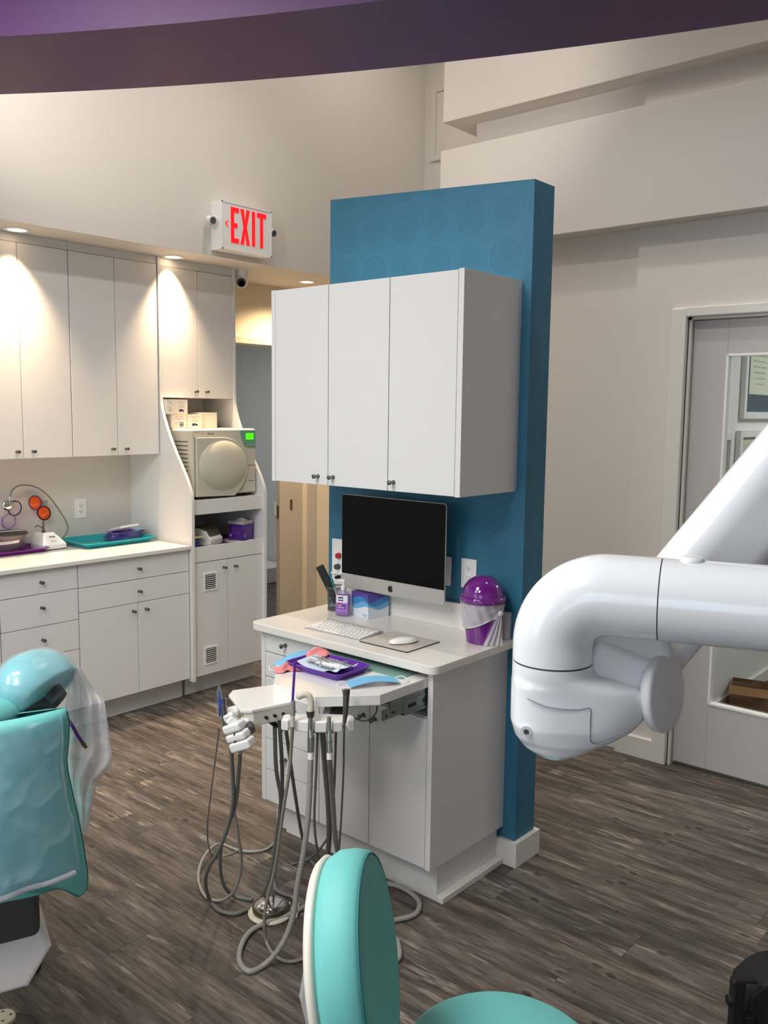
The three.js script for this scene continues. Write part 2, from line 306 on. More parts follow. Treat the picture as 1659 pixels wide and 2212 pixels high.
// partition wall with patterned blue paper
const paperTex = dataTex(512, 512, (x, y) => {
  const u = x / 512, v = y / 512; let s = 0;
  const med = (cx, cy, r0) => { let dx = Math.abs(u - cx), dy = Math.abs(v - cy); dx = Math.min(dx, 1 - dx); dy = Math.min(dy, 1 - dy); const d = Math.hypot(dx, dy) / r0, a = Math.atan2(dy, dx); if (d > 1.06) return 0; const petal = 0.5 + 0.5 * Math.cos(a * 16); let w = 0; w += Math.exp(-(((d - 0.98) / 0.035) ** 2)); w += 0.7 * Math.exp(-(((d - 0.84) / 0.03) ** 2)) * petal; w += 0.8 * Math.exp(-(((d - 0.68) / 0.03) ** 2)); w += 0.5 * Math.exp(-(((d - 0.5) / 0.05) ** 2)) * (0.5 + 0.5 * Math.cos(a * 8)); w += 0.6 * Math.exp(-(((d - 0.3) / 0.03) ** 2)); return w + 0.25 * (d < 0.98 ? 0 : 0); };
  const inside = (cx, cy, r0) => { let dx = Math.abs(u - cx), dy = Math.abs(v - cy); dx = Math.min(dx, 1 - dx); dy = Math.min(dy, 1 - dy); return Math.hypot(dx, dy) < r0 ? 1 : 0; };
  s = med(0.25, 0.25, 0.23) + med(0.75, 0.75, 0.23) + 0.8 * med(0.75, 0.25, 0.19) + 0.8 * med(0.25, 0.75, 0.19);
  const ins = Math.min(1, inside(0.25, 0.25, 0.23) + inside(0.75, 0.75, 0.23) + inside(0.75, 0.25, 0.19) + inside(0.25, 0.75, 0.19));
  const n = noise(x / 3, y / 3, 0, 0) - 0.5, k = 10 * s - 5 * ins + 8 * n;
  return [50 + k, 114 + k, 142 + k];
});
paperTex.repeat.set(1 / 0.31, 1 / 0.31);
const blueMat = new THREE.MeshPhysicalMaterial({ map: paperTex, roughness: 0.55, bumpMap: paperTex, bumpScale: 0.0004 });
const BZ = -2.715;
{
  const s = shapeOf([[-2.65, 0], [-1.669, 0], [-1.669, 2.497], [-2.65, 2.564]]), g = ext(s, 0.135); g.translate(0, 0, BZ - 0.135);
  struct('wall_partition', metreUV(g), blueMat);
  struct('baseboard_partition', slabPoly([[-1.742, BZ], [-1.742, BZ + 0.016], [-1.652, BZ + 0.016], [-1.652, BZ - 0.151], [-2.667, BZ - 0.151], [-2.667, BZ], [-2.65, BZ], [-2.65, BZ - 0.135], [-1.669, BZ - 0.135], [-1.669, BZ]], 0, 0.096, 0.001), M.trimWhite);
}
// purple dropped ceiling: rim, recess face, recess ceiling
{
  const c = sgroup('ceiling_cloud'), CX = 1.68, CZ = 5.74, RO = 8.8, RI = 8.34, a0 = 228.6 * Math.PI / 180, a1 = 275.8 * Math.PI / 180, N = 72;
  const arc = (r, f, t) => Array.from({ length: N + 1 }, (_, i) => { const a = lerp(f, t, i / N); return [CX + r * Math.cos(a), CZ + r * Math.sin(a)]; });
  struct('rim', slabPoly([...arc(RO, a0, a1), ...arc(RI, a1, a0)], 2.8, 2.83), M.purplePaint, c);
  struct('recess_face', slabPoly([...arc(RI + 0.025, a0, a1), ...arc(RI, a1, a0)], 2.83, 3.15), M.purplePaint, c);
  struct('outer_face', slabPoly([...arc(RO, a0, a1), ...arc(RO - 0.02, a1, a0)], 2.83, 3.15), M.purplePaint, c);
  const top = [...arc(RO, a0, a1), [2.59, 2.99], [-4.12, 2.99]];
  struct('recess_ceiling', slabPoly(top, 3.15, 3.2), M.purplePaint, c);
}
// troffers set in the recess
for (const [x, z, w, l] of TROFFERS) {
  const t = thing('ceiling_troffer', 'rectangular white ceiling troffer in the purple recess', 'ceiling light', V(x, TROFFER_Y, z), 0, 'troffers in the purple ceiling');
  part(t, 'housing', [bx(-w / 2 - 0.02, w / 2 + 0.02, 0, 0.02, -l / 2 - 0.02, -l / 2), bx(-w / 2 - 0.02, w / 2 + 0.02, 0, 0.02, l / 2, l / 2 + 0.02), bx(-w / 2 - 0.02, -w / 2, 0, 0.02, -l / 2, l / 2), bx(w / 2, w / 2 + 0.02, 0, 0.02, -l / 2, l / 2)], M.white);
  part(t, 'diffuser', bx(-w / 2, w / 2, 0.004, 0.018, -l / 2, l / 2), glow(COOL, 3));
  const r = new THREE.RectAreaLight(COOL, TROFFER_POWER, w, l); r.name = 'troffer_light'; r.position.set(x, TROFFER_Y - 0.004, z); r.lookAt(x, 0, z); scene.add(r);
}
// downlights: a trim ring, a glowing lens and a spot of the same colour
const ringGeo = lathe([[0.045, 0.004], [0.045, 0], [0.062, 0], [0.066, 0.004], [0.066, 0.006]], 36), lensGeo = cyl(0.045, 0.045, 0.003, 32);
function downlight(name, label, x, y, z, color, power, group, aim = V(x, 0, z), angle = 0.75, glowK = 6) {
  const t = thing(name, label, 'downlight', V(x, y - 0.006, z), 0, group);
  part(t, 'trim_ring', ringGeo, M.white); const l = part(t, 'lens', lensGeo, glow(color, glowK)); l.position.y = 0.0035;
  const s = new THREE.SpotLight(color, power, 0, angle, 0.9, 2); s.name = name + '_beam'; s.position.set(x, y - 0.01, z); s.target.position.copy(aim); s.castShadow = true; s.shadow.radius = 2; scene.add(s, s.target);
}
POTS.forEach(([x, z, k], i) => downlight('pot_light', ['recessed pot light above the wall cabinets with the purple tray below', 'recessed pot light above the tall cabinet that holds the sterilizer', 'recessed pot light before the cream wall over the sliding door'][i], x, SOFFIT_Y, z, WARM, POT_POWER * k, null, V(x, 0, z), i === 2 ? 1.25 : 0.72, 7));
for (const [x, z, p, ax, az] of CANS) downlight('high_downlight', 'recessed downlight in the high white ceiling', x, CAN_Y + 0.02, z, NEUTRAL, p, 'downlights in the high ceiling', V(ax, 0, az), 0.8, 4);
for (const [x, z, w, l] of PANELS) {
  const t = thing('ceiling_panel', 'flat light panel in the high white ceiling', 'ceiling light', V(x, CE - 0.012, z), 0, 'light panels in the high ceiling');
  part(t, 'frame', [bx(-w / 2 - 0.02, w / 2 + 0.02, 0, 0.012, -l / 2 - 0.02, -l / 2), bx(-w / 2 - 0.02, w / 2 + 0.02, 0, 0.012, l / 2, l / 2 + 0.02), bx(-w / 2 - 0.02, -w / 2, 0, 0.012, -l / 2, l / 2), bx(w / 2, w / 2 + 0.02, 0, 0.012, -l / 2, l / 2)], M.white); part(t, 'diffuser', bx(-w / 2, w / 2, 0.004, 0.011, -l / 2, l / 2), glow(NEUTRAL, 3));
  const r = new THREE.RectAreaLight(NEUTRAL, PANEL_POWER, w, l); r.name = 'panel_light'; r.position.set(x, CE - 0.016, z); r.lookAt(x, 0, z); scene.add(r);
}
for (const [f, to, p, ang] of SPOTS) {
  const a = V(...f), b = V(...to), d = b.clone().sub(a).normalize(), t = thing('spotlight', 'small white spotlight standing on top of the purple ceiling', 'spotlight', V(a.x, 3.2, a.z), 0, 'spotlights on the purple ceiling');
  wpart(t, 'stand', [rod(V(a.x, 3.2, a.z), V(a.x, 3.206, a.z), 0.04, 0.04, 24), rod(V(a.x, 3.2, a.z), a, 0.008)], M.white); wpart(t, 'can', rod(a.clone().addScaledVector(d, -0.06), a.clone().addScaledVector(d, 0.03), 0.028, 0.034, 24), M.white); wpart(t, 'lens', rod(a.clone().addScaledVector(d, 0.03), a.clone().addScaledVector(d, 0.033), 0.03, 0.03, 24), glow(NEUTRAL, 4));
  const s = new THREE.SpotLight(NEUTRAL, p, 0, ang, 1, 2); s.name = 'spotlight_beam'; s.position.copy(a).addScaledVector(d, 0.045); s.target.position.copy(b); s.castShadow = true; s.shadow.radius = 2; scene.add(s, s.target);
}

// ---------------------------------------------------------------- cabinets along the left wall (fronts face +x)
const HX = -Math.PI / 2;
const knobX = (parent, x, y, z) => place(parent, 'knob', knobGeo, M.darkSteel, V(x, y, z), 0, 0, HX);
const knobZ = (parent, x, y, z) => place(parent, 'knob', knobGeo, M.darkSteel, V(x, y, z), Math.PI / 2, 0, 0);
const G = 0.0016;
function frontX(parent, name, x, y0, y1, z0, z1, knob) { const d = wpart(parent, name, rb(x - 0.018, x, y0 + G, y1 - G, z0 + G, z1 - G, 0.0015, 1), M.cabinet); if (knob) knobX(d, x, knob[0], knob[1]); return d; }
function frontZ(parent, name, z, x0, x1, y0, y1, knob) { const d = wpart(parent, name, rb(x0 + G, x1 - G, y0 + G, y1 - G, z - 0.018, z, 0.0015, 1), M.cabinet); if (knob) knobZ(d, knob[0], knob[1], z); return d; }
const XB = -4.12, XU = -4.386, CT = 0.913;
{
  const t = thing('base_cabinet', 'white base cabinet with a stack of four drawers behind the headrest', 'cabinet', V(-4.42, 0, -2.16));
  wpart(t, 'body', [bx(-4.699, XB - 0.02, 0.122, 0.889, -2.368, -1.955), bx(-4.6, -4.2, 0, 0.122, -2.368, -1.955)], M.carcass);
  const ys = [0.888, 0.764, 0.600, 0.443, 0.124], ks = [0.824, 0.695, 0.53, 0.36];
  for (let i = 0; i < 4; i++) frontX(t, 'drawer', XB, ys[i + 1], ys[i], -2.368, -1.955, [ks[i], -2.166]);
  const b = thing('base_cabinet', 'white base cabinet with two wide drawers over a pair of doors', 'cabinet', V(-4.42, 0, -2.72));
  wpart(b, 'body', [bx(-4.699, XB - 0.02, 0.122, 0.889, -3.068, -2.370), bx(-4.6, -4.2, 0, 0.122, -3.068, -2.370)], M.carcass);
  frontX(b, 'drawer', XB, 0.762, 0.888, -3.068, -2.370, [0.821, -2.731]); frontX(b, 'drawer', XB, 0.632, 0.762, -3.068, -2.370, [0.695, -2.731]);
  frontX(b, 'door', XB, 0.124, 0.632, -2.722, -2.370, [0.59, -2.691]); frontX(b, 'door', XB, 0.124, 0.632, -3.068, -2.722, [0.589, -2.774]);
  const c = thing('base_cabinet', 'white base cabinet with two plain doors at the start of the run', 'cabinet', V(-4.42, 0, -1.57));
  wpart(c, 'body', [bx(-4.699, XB - 0.02, 0.122, 0.889, -1.953, -1.2), bx(-4.6, -4.2, 0, 0.122, -1.953, -1.2)], M.carcass);
  frontX(c, 'door', XB, 0.124, 0.888, -1.953, -1.577, [0.82, -1.61]); frontX(c, 'door', XB, 0.124, 0.888, -1.577, -1.2, [0.82, -1.545]);
  single('countertop', rb(-4.699, -4.098, 0.89, CT, -3.068, -1.2, 0.003), M.counter, 'long white countertop on the base cabinets along the wall', 'countertop');
}
{
  const zs = [[-3.068, -2.791, -2.516], [-2.514, -2.237, -1.96], [-1.958, -1.68, -1.40]], lab = ['white wall cabinet of two doors beside the tall cabinet', 'white wall cabinet of two doors above the purple tray', 'white wall cabinet of two doors at the start of the run'];
  zs.forEach(([a, m, b], i) => {
    const t = thing('wall_cabinet', lab[i], 'cabinet', V(-4.54, 1.428, (a + b) / 2));
    wpart(t, 'body', bx(-4.699, XU - 0.02, 1.428, 2.517, a, b), M.carcass);
    frontX(t, 'door', XU, 1.426, 2.517, a, m, [1.464, m - 0.05]); frontX(t, 'door', XU, 1.426, 2.517, m, b, [1.465, m + 0.036]);
    wpart(t, 'top_filler', bx(-4.699, XU - 0.004, 2.518, SOFFIT_Y - 0.001, a, b), M.carcass);
  });
}
// tall cabinet with curved side panels
{
  const t = thing('tall_cabinet', 'tall white cabinet with curved side panels holding the sterilizer', 'cabinet', V(-4.4, 0, -3.355));
  const prof = new THREE.Shape(); prof.moveTo(-4.699, 0.105); prof.lineTo(-4.098, 0.105); prof.lineTo(-4.092, 1.10);
  prof.splineThru([[-4.092, 1.177], [-4.108, 1.235], [-4.146, 1.306], [-4.20, 1.385], [-4.252, 1.461], [-4.31, 1.56], [-4.35, 1.646], [-4.374, 1.72], [-4.380, 1.79]].map(p => new THREE.Vector2(...p)));
  prof.lineTo(-4.380, SOFFIT_Y - 0.001); prof.lineTo(-4.699, SOFFIT_Y - 0.001); prof.closePath();
  for (const z of [-3.092, -3.642]) { const g = ext(prof, 0.02, 0.001, 1, 20); g.translate(0, 0, z); wpart(t, 'side_panel', g, M.cabinet); }
  const a = -3.622, b = -3.092, m = -3.352;
  wpart(t, 'back_panel', bx(-4.699, -4.69, 0.12, SOFFIT_Y, a, b), M.carcass);
  wpart(t, 'plinth', bx(-4.6, -4.204, 0, 0.118, -3.635, -3.092), M.carcass);
  wpart(t, 'upper_body', bx(-4.69, XU - 0.02, 1.757, SOFFIT_Y - 0.001, a, b), M.carcass);
  frontX(t, 'door', XU + 0.004, 1.757, 2.512, m, b, [1.797, -3.328]); frontX(t, 'door', XU + 0.004, 1.757, 2.512, a, m, [1.798, -3.408]);
  wpart(t, 'top_filler', bx(-4.69, XU - 0.006, 2.514, SOFFIT_Y - 0.001, a, b), M.cabinet);
  wpart(t, 'shelf', bx(-4.69, XB - 0.018, 1.142, 1.165, a, b), M.carcass); wpart(t, 'shelf_apron', rb(XB - 0.018, XB, 1.083, 1.168, a, b, 0.001, 1), M.cabinet);
  wpart(t, 'shelf', bx(-4.69, XB - 0.018, 0.868, 0.886, a, b), M.carcass); wpart(t, 'drawer', rb(XB - 0.018, XB, 0.803, 0.893, a + 0.001, b - 0.001, 0.001, 1), M.cabinet);
  wpart(t, 'lower_body', bx(-4.69, XB - 0.02, 0.122, 0.80, a, b), M.carcass);
  const d = frontX(t, 'door', XB, 0.12, 0.80, m, b, [0.753, -3.321]); frontX(t, 'door', XB, 0.12, 0.80, a, m, [0.751, -3.406]);
  const bars = []; for (let i = 0; i < 7; i++) bars.push(bx(0, 0.004, -0.036 + i * 0.0108, -0.030 + i * 0.0108, -0.038, 0.038));
  const vf = merge([bx(0, 0.005, 0.044, 0.054, -0.05, 0.05), bx(0, 0.005, -0.054, -0.044, -0.05, 0.05), bx(0, 0.005, -0.044, 0.044, -0.05, -0.04), bx(0, 0.005, -0.044, 0.044, 0.04, 0.05)]), vb = bx(0, 0.001, -0.044, 0.044, -0.04, 0.04), slat = bx(0, 0.004, -0.0019, 0.0019, -0.039, 0.039);
  for (const y of [0.68, 0.235]) { place(d, 'vent_frame', vf, M.white, V(XB, y, -3.22)); place(d, 'vent_backing', vb, M.black, V(XB, y, -3.22)); for (let i = 0; i < 7; i++) place(d, 'slat', slat, M.white, V(XB, y - 0.036 + i * 0.012, -3.22), 0, 0, 0.0); }
}

// ---------------------------------------------------------------- island: base cabinet, countertop, wall cabinet
const ZF = -2.262, CH = 0.868;
{
  const t = thing('island_cabinet', 'white base cabinet against the blue partition with drawers and doors', 'cabinet', V(-2.15, 0, -2.48));
  const x0 = -2.577, x1 = -1.722;
  wpart(t, 'side_panel', rb(x0, x0 + 0.022, 0.14, 0.838, BZ + 0.001, ZF, 0.001, 1), M.cabinet); wpart(t, 'side_panel', rb(x1 - 0.022, x1, 0.139, 0.838, BZ + 0.001, ZF, 0.001, 1), M.cabinet);
  wpart(t, 'plinth', [bx(-2.50, -1.738, 0, 0.139, BZ + 0.017, -2.325), bx(-2.575, -2.50, 0, 0.139, BZ + 0.001, -2.34)], M.cabinet);
  wpart(t, 'plinth_strip', rb(-1.738, -1.708, 0, 0.022, -2.70, -2.322, 0.002), M.trimWhite);
  wpart(t, 'lower_body', bx(x0 + 0.022, x1 - 0.022, 0.139, 0.66, BZ + 0.001, ZF - 0.019), M.carcass);
  wpart(t, 'drawer_body', bx(x0 + 0.022, -2.254, 0.66, 0.838, BZ + 0.001, ZF - 0.019), M.carcass);
  wpart(t, 'opening_back', bx(-2.254, x1 - 0.022, 0.66, 0.838, BZ + 0.001, BZ + 0.012), M.carcass);
  wpart(t, 'divider', bx(-2.272, -2.238, 0.675, 0.838, BZ + 0.001, ZF), M.cabinet);
  wpart(t, 'rail', bx(-2.238, x1 - 0.022, 0.66, 0.675, ZF - 0.04, ZF - 0.012), M.cabinet);
  const xl = x0 + 0.022, xr = -2.272, ys = [0.838, 0.752, 0.653, 0.527, 0.401, 0.273, 0.141], ks = [0.797, 0.703, 0.591, 0.466, 0.339, 0.213];
  for (let i = 0; i < 6; i++) frontZ(t, 'drawer', ZF, xl, i ? -2.254 : xr, ys[i + 1], ys[i], [-2.436, ks[i]]);
  frontZ(t, 'door', ZF, -2.254, -2.002, 0.141, 0.674, [-2.03, 0.618]); frontZ(t, 'door', ZF, -2.002, x1 - 0.022, 0.141, 0.674, [-1.976, 0.616]);
  // countertop with rounded front corners and an upstand
  const c = thing('island_countertop', 'white countertop with rounded corners carrying the computer', 'countertop', V(-2.15, CH - 0.03, -2.47));
  const s = new THREE.Shape(), L = -2.605, Rr = -1.694, F = 2.232, r = 0.035; // shape in (x, -z)
  s.moveTo(L, -BZ); s.lineTo(L, F + r); s.quadraticCurveTo(L, F, L + r, F); s.lineTo(Rr - r, F); s.quadraticCurveTo(Rr, F, Rr, F + r); s.lineTo(Rr, -BZ); s.closePath();
  const g = ext(s, 0.03, 0.003, 2, 8); g.rotateX(-Math.PI / 2); g.translate(0, CH - 0.03, 0);
  wpart(c, 'top', metreUV(g), M.counter); wpart(c, 'upstand', rb(-2.605, -1.71, CH, CH + 0.1, BZ + 0.001, BZ + 0.021, 0.002), M.counter);
  // wall cabinet on the partition
  const u = thing('wall_cabinet', 'white three-door wall cabinet hung on the blue partition', 'cabinet', V(-2.17, 1.414, -2.54));
  const ux0 = -2.628, ux1 = -1.706, uz = -2.366;
  wpart(u, 'body', bx(ux0 + 0.02, ux1 - 0.022, 1.418, 2.153, BZ + 0.001, uz - 0.02), M.carcass);
  wpart(u, 'side_panel', rb(ux0, ux0 + 0.02, 1.414, 2.156, BZ + 0.001, uz, 0.001, 1), M.cabinet); wpart(u, 'side_panel', rb(ux1 - 0.022, ux1, 1.414, 2.158, BZ + 0.001, uz, 0.001, 1), M.cabinet);
  frontZ(u, 'door', uz, ux0 + 0.02, -2.317, 1.414, 2.156, [-2.368, 1.447]); frontZ(u, 'door', uz, -2.317, -2.021, 1.414, 2.156, [-2.288, 1.448]); frontZ(u, 'door', uz, -2.021, ux1 - 0.022, 1.414, 2.156, [-1.993, 1.447]);
}

// ---------------------------------------------------------------- on the island countertop
{
  const x0 = -2.462, x1 = -1.935, y0 = 0.974, yc = 1.034, y1 = 1.358, z = -2.6, cx = (x0 + x1) / 2;
  const t = thing('desktop_computer', 'all-in-one computer with a black screen over an aluminium chin', 'computer', V(cx, y0, z));
  const full = roundRect(x1 - x0, y1 - y0, 0.014);
  const backing = ext(full, 0.006, 0.001, 1, 6); backing.translate(cx, (y0 + y1) / 2, z - 0.007);
  const bulge = grid((u, v) => { const a = u * 2 - 1, b = v * 2 - 1; return V(cx - a * (x1 - x0) / 2 * 0.985, lerp(y0, y1, 0.01 + 0.98 * v), z - 0.006 - 0.036 * (1 - a * a) ** 0.8 * (1 - b * b) ** 0.8); }, 24, 16);
  wpart(t, 'back_shell', [backing, bulge], M.alu);
  wpart(t, 'chin', rb(x0 + 0.001, x1 - 0.001, y0 + 0.001, yc, z - 0.004, z + 0.0015, 0.002), M.alu);
  const sc = new THREE.Shape(), w = x1 - x0 - 0.003, h = y1 - yc - 0.0015, r = 0.013; sc.moveTo(-w / 2, 0); sc.lineTo(w / 2, 0); sc.lineTo(w / 2, h - r); sc.quadraticCurveTo(w / 2, h, w / 2 - r, h); sc.lineTo(-w / 2 + r, h); sc.quadraticCurveTo(-w / 2, h, -w / 2, h - r); sc.closePath();
  const g = ext(sc, 0.003); g.translate(cx, yc, z - 0.001); wpart(t, 'screen', g, M.blackGloss, 'black glossy screen');
  // emblem: a bitten apple with a leaf
  const a = new THREE.Shape(); a.moveTo(0, 0.008); a.bezierCurveTo(0.004, 0.0115, 0.009, 0.011, 0.0115, 0.0065); a.bezierCurveTo(0.0065, 0.0035, 0.0075, -0.003, 0.0125, -0.0045); a.bezierCurveTo(0.010, -0.0115, 0.0065, -0.015, 0.0035, -0.0135); a.bezierCurveTo(0.001, -0.0125, -0.001, -0.0125, -0.0035, -0.0135); a.bezierCurveTo(-0.0085, -0.0155, -0.0125, -0.006, -0.012, 0.0005); a.bezierCurveTo(-0.011, 0.0095, -0.0045, 0.0115, 0, 0.008);
  const lf = new THREE.Shape(); lf.moveTo(0.0005, 0.0105); lf.quadraticCurveTo(0.0008, 0.0155, 0.0055, 0.017); lf.quadraticCurveTo(0.0055, 0.0118, 0.0005, 0.0105);
  const e = merge([ext(a, 0.0008, 0, 1, 8), ext(lf, 0.0008, 0, 1, 6)]); e.translate(cx, (y0 + yc) / 2 - 0.001, z + 0.0014); wpart(t, 'emblem', e, M.black, 'black bitten apple emblem');
  wpart(t, 'wall_mount', [rb(cx - 0.06, cx + 0.06, 1.12, 1.24, z - 0.05, z - 0.035, 0.003), rod(V(cx, 1.18, z - 0.045), V(cx, 1.18, BZ + 0.004), 0.025), rb(cx - 0.07, cx + 0.07, 1.10, 1.26, BZ + 0.001, BZ + 0.008, 0.003)], M.black);
}
{
  const t = thing('keyboard', 'slim aluminium keyboard with white keys on the island countertop', 'keyboard', V(-2.234, CH, -2.368), 0.03);
  const prof = ext(shapeOf([[0.066, 0], [0.066, 0.003], [-0.062, 0.013], [-0.066, 0.018], [-0.066, 0.004], [-0.052, 0.002]]), 0.281); prof.rotateY(-Math.PI / 2); prof.translate(0.1405, 0, 0); // profile lies in z, y
  part(t, 'body', prof, M.alu);
  const keys = [], rows = 6, slope = Math.atan2(0.010, 0.128);
  for (let r = 0; r < rows; r++) {
    const z = 0.052 - r * 0.0192, y = 0.0042 + (0.066 - z) * Math.tan(slope), d = r === 5 ? 0.009 : 0.0155; let x = -0.1365;
    const ws = r === 0 ? [1, 1, 1, 1.25, 5, 1.25, 1, 1, 1, 1] : r === 1 ? [2.3, 1, 1, 1, 1, 1, 1, 1, 1, 1, 1, 2.2] : r === 2 ? [1.75, 1, 1, 1, 1, 1, 1, 1, 1, 1, 1, 1, 1.75] : r === 3 ? [1.5, 1, 1, 1, 1, 1, 1, 1, 1, 1, 1, 1, 1, 1] : [1, 1, 1, 1, 1, 1, 1, 1, 1, 1, 1, 1, 1, 1.5];
    const k = 0.273 / ws.reduce((p, c) => p + c, 0);
    for (const w of ws) { const g = new THREE.BoxGeometry(w * k - 0.003, 0.0025, d); g.rotateX(slope); g.translate(x + w * k / 2, y + 0.001, z); keys.push(g); x += w * k; }
  }
  part(t, 'keys', keys, M.white).userData.kind = 'stuff';
}
{
  const t = thing('mouse_pad', 'beige printed mouse pad with a black rubber edge', 'mouse pad', V(-1.981, CH, -2.397), 0.015);
  const s = roundRect(0.226, 0.196, 0.012), b = ext(s, 0.0035); b.rotateX(-Math.PI / 2); part(t, 'rubber_base', b, M.black);
  const tex = canvasTex(512, 440, (g, w, h) => {
    g.fillStyle = '#c9c1b8'; g.fillRect(0, 0, w, h); g.strokeStyle = '#5d5448'; g.fillStyle = '#5d5448'; g.lineWidth = 3;
    const scrib = (x, y, n, s) => { g.beginPath(); for (let i = 0; i < n; i++) { const X = x + i * s; g.moveTo(X, y); g.lineTo(X + s * 0.3, y - s * (0.5 + 0.5 * hash(i, x | 0))); g.lineTo(X + s * 0.7, y - s * 0.1 * hash(i, 3)); } g.stroke(); };
    const hat = (x, y, k) => { g.beginPath(); g.ellipse(x, y, 52 * k, 16 * k, 0.15, 0, 7); g.stroke(); g.beginPath(); g.ellipse(x, y - 8 * k, 26 * k, 20 * k, 0.1, Math.PI, 0); g.stroke(); };
    hat(170, 130, 1); hat(420, 250, 0.8); scrib(40, 250, 9, 20); scrib(60, 200, 4, 16); scrib(290, 120, 5, 18); scrib(330, 180, 5, 16); scrib(330, 340, 6, 18); scrib(300, 380, 5, 16);
  });
  const q = ext(roundRect(0.223, 0.193, 0.011), 0.0008); q.rotateX(-Math.PI / 2); q.translate(0, 0.0032, 0);
  const uv = q.attributes.uv, p = q.attributes.position; for (let i = 0; i < p.count; i++) uv.setXY(i, p.getX(i) / 0.226 + 0.5, 0.5 - p.getZ(i) / 0.196);
  part(t, 'printed_top', q, new THREE.MeshPhysicalMaterial({ map: tex, roughness: 0.8 }));
}
{
  const t = thing('computer_mouse', 'smooth white mouse lying on the mouse pad', 'mouse', V(-1.952, CH + 0.004, -2.382), -0.42);
  const top = grid((u, v) => { const a = u * Math.PI * 2, r = v; const ex = 0.028 * Math.cos(a) * r, ez = 0.056 * Math.sin(a) * r; return V(ex, 0.006 + 0.016 * Math.sqrt(Math.max(0, 1 - r ** 2.6)) + 0.004 * (ez > 0 ? 0 : 0), ez); }, 40, 10, true);
  part(t, 'shell', top, M.whiteGloss);
  const b = cyl(0.9, 0.98, 0.006, 40); b.scale(0.027, 1, 0.055); b.translate(0, 0.0035, 0); part(t, 'base', b, M.alu);
}
{
  const t = thing('tissue_box', 'blue and white cube tissue box under the computer screen', 'tissue box', V(-2.335, CH, -2.634), -0.174);
  const wave = canvasTex(512, 256, (g, w, h) => {
    g.fillStyle = '#dfe6ee'; g.fillRect(0, 0, w, h);
    const band = (c, y0, amp, ph) => { g.fillStyle = c; g.beginPath(); g.moveTo(0, 0); g.lineTo(w, 0); for (let x = w; x >= 0; x -= 8) g.lineTo(x, y0 + amp * Math.sin(x / w * Math.PI * 3 + ph)); g.closePath(); g.fill(); };
    band('#6fb0dc', 150, 22, 0.4); band('#3f86c4', 110, 26, 1.2); band('#4a4fa0', 62, 26, 2.2); band('#5a3f92', 26, 16, 0.2);
    g.fillStyle = '#2b3f78'; g.font = 'bold 17px sans-serif'; g.fillText('Genuine', 176, 224); g.fillText('Joe', 196, 242);
  });
  const face = new THREE.MeshPhysicalMaterial({ map: wave, roughness: 0.5 });
  const g = new RoundedBoxGeometry(0.11, 0.1, 0.108, 1, 0.0015); g.translate(0, 0.05, 0);
  const p = g.attributes.position, n = g.attributes.normal, uv = g.attributes.uv;
  for (let i = 0; i < p.count; i++) { const sx = Math.abs(n.getX(i)) > 0.7; uv.setXY(i, sx ? 0.75 - p.getZ(i) / 0.22 : 0.25 + p.getX(i) / 0.22, p.getY(i) / 0.1); }
  part(t, 'carton', g, face);
}
{
  const t = thing('pen_cup', 'grey wire mesh pen cup beside the sanitizer bottle', 'pen cup', V(-2.503, CH, -2.612));
  const r0 = 0.036, r1 = 0.040, h = 0.098, wires = [];
  for (let i = 0; i < 36; i++) { const a = i / 36 * Math.PI * 2, b = a + 0.5; wires.push(rod(V(r0 * Math.cos(a), 0.003, r0 * Math.sin(a)), V(r1 * Math.cos(b), h, r1 * Math.sin(b)), 0.0009, 0.0009, 4), rod(V(r0 * Math.cos(a), 0.003, r0 * Math.sin(a)), V(r1 * Math.cos(a - 0.5), h, r1 * Math.sin(a - 0.5)), 0.0009, 0.0009, 4)); }
  part(t, 'wire_mesh', wires, M.mesh); const ring = new THREE.TorusGeometry(r1, 0.0022, 8, 40); ring.rotateX(Math.PI / 2); const ring2 = ring.clone().scale(r0 / r1, 1, r0 / r1).translate(0, 0.003, 0); ring.translate(0, h, 0);
  part(t, 'rim', ring, M.mesh); part(t, 'base', [ring2, cyl(r0, r0, 0.002, 32).translate(0, 0.0012, 0)], M.mesh);
  const d = pt => EYE.distanceTo(pt), c = V(-2.503, CH + 0.05, -2.612), dep = c.clone().sub(EYE).dot(FW);
  const lo = dp(729, 1302, dep), hi = dp(690, 1222, dep), dir = hi.clone().sub(lo), g = rb(-0.017, 0.017, 0, dir.length(), -0.004, 0.004, 0.003);
  const m = new THREE.Matrix4().makeBasis(RT.clone().addScaledVector(dir.clone().normalize(), -RT.dot(dir.clone().normalize())).normalize(), dir.clone().normalize(), new THREE.Vector3().crossVectors(RT, dir).normalize()); g.applyMatrix4(m); g.translate(lo.x, lo.y, lo.z);
  single('black_holder', g, M.black, 'flat black case standing slanted in the pen cup', 'case');
  const l2 = dp(733, 1300, dep - 0.02), h2 = dp(716, 1250, dep - 0.02);
  const pen = thing('pen', 'teal and white pen standing in the pen cup', 'pen', l2); wpart(pen, 'barrel', rod(l2, l2.clone().lerp(h2, 0.62), 0.0045), M.white); wpart(pen, 'cap', rod(l2.clone().lerp(h2, 0.62), h2, 0.005), M.tealDark);
}
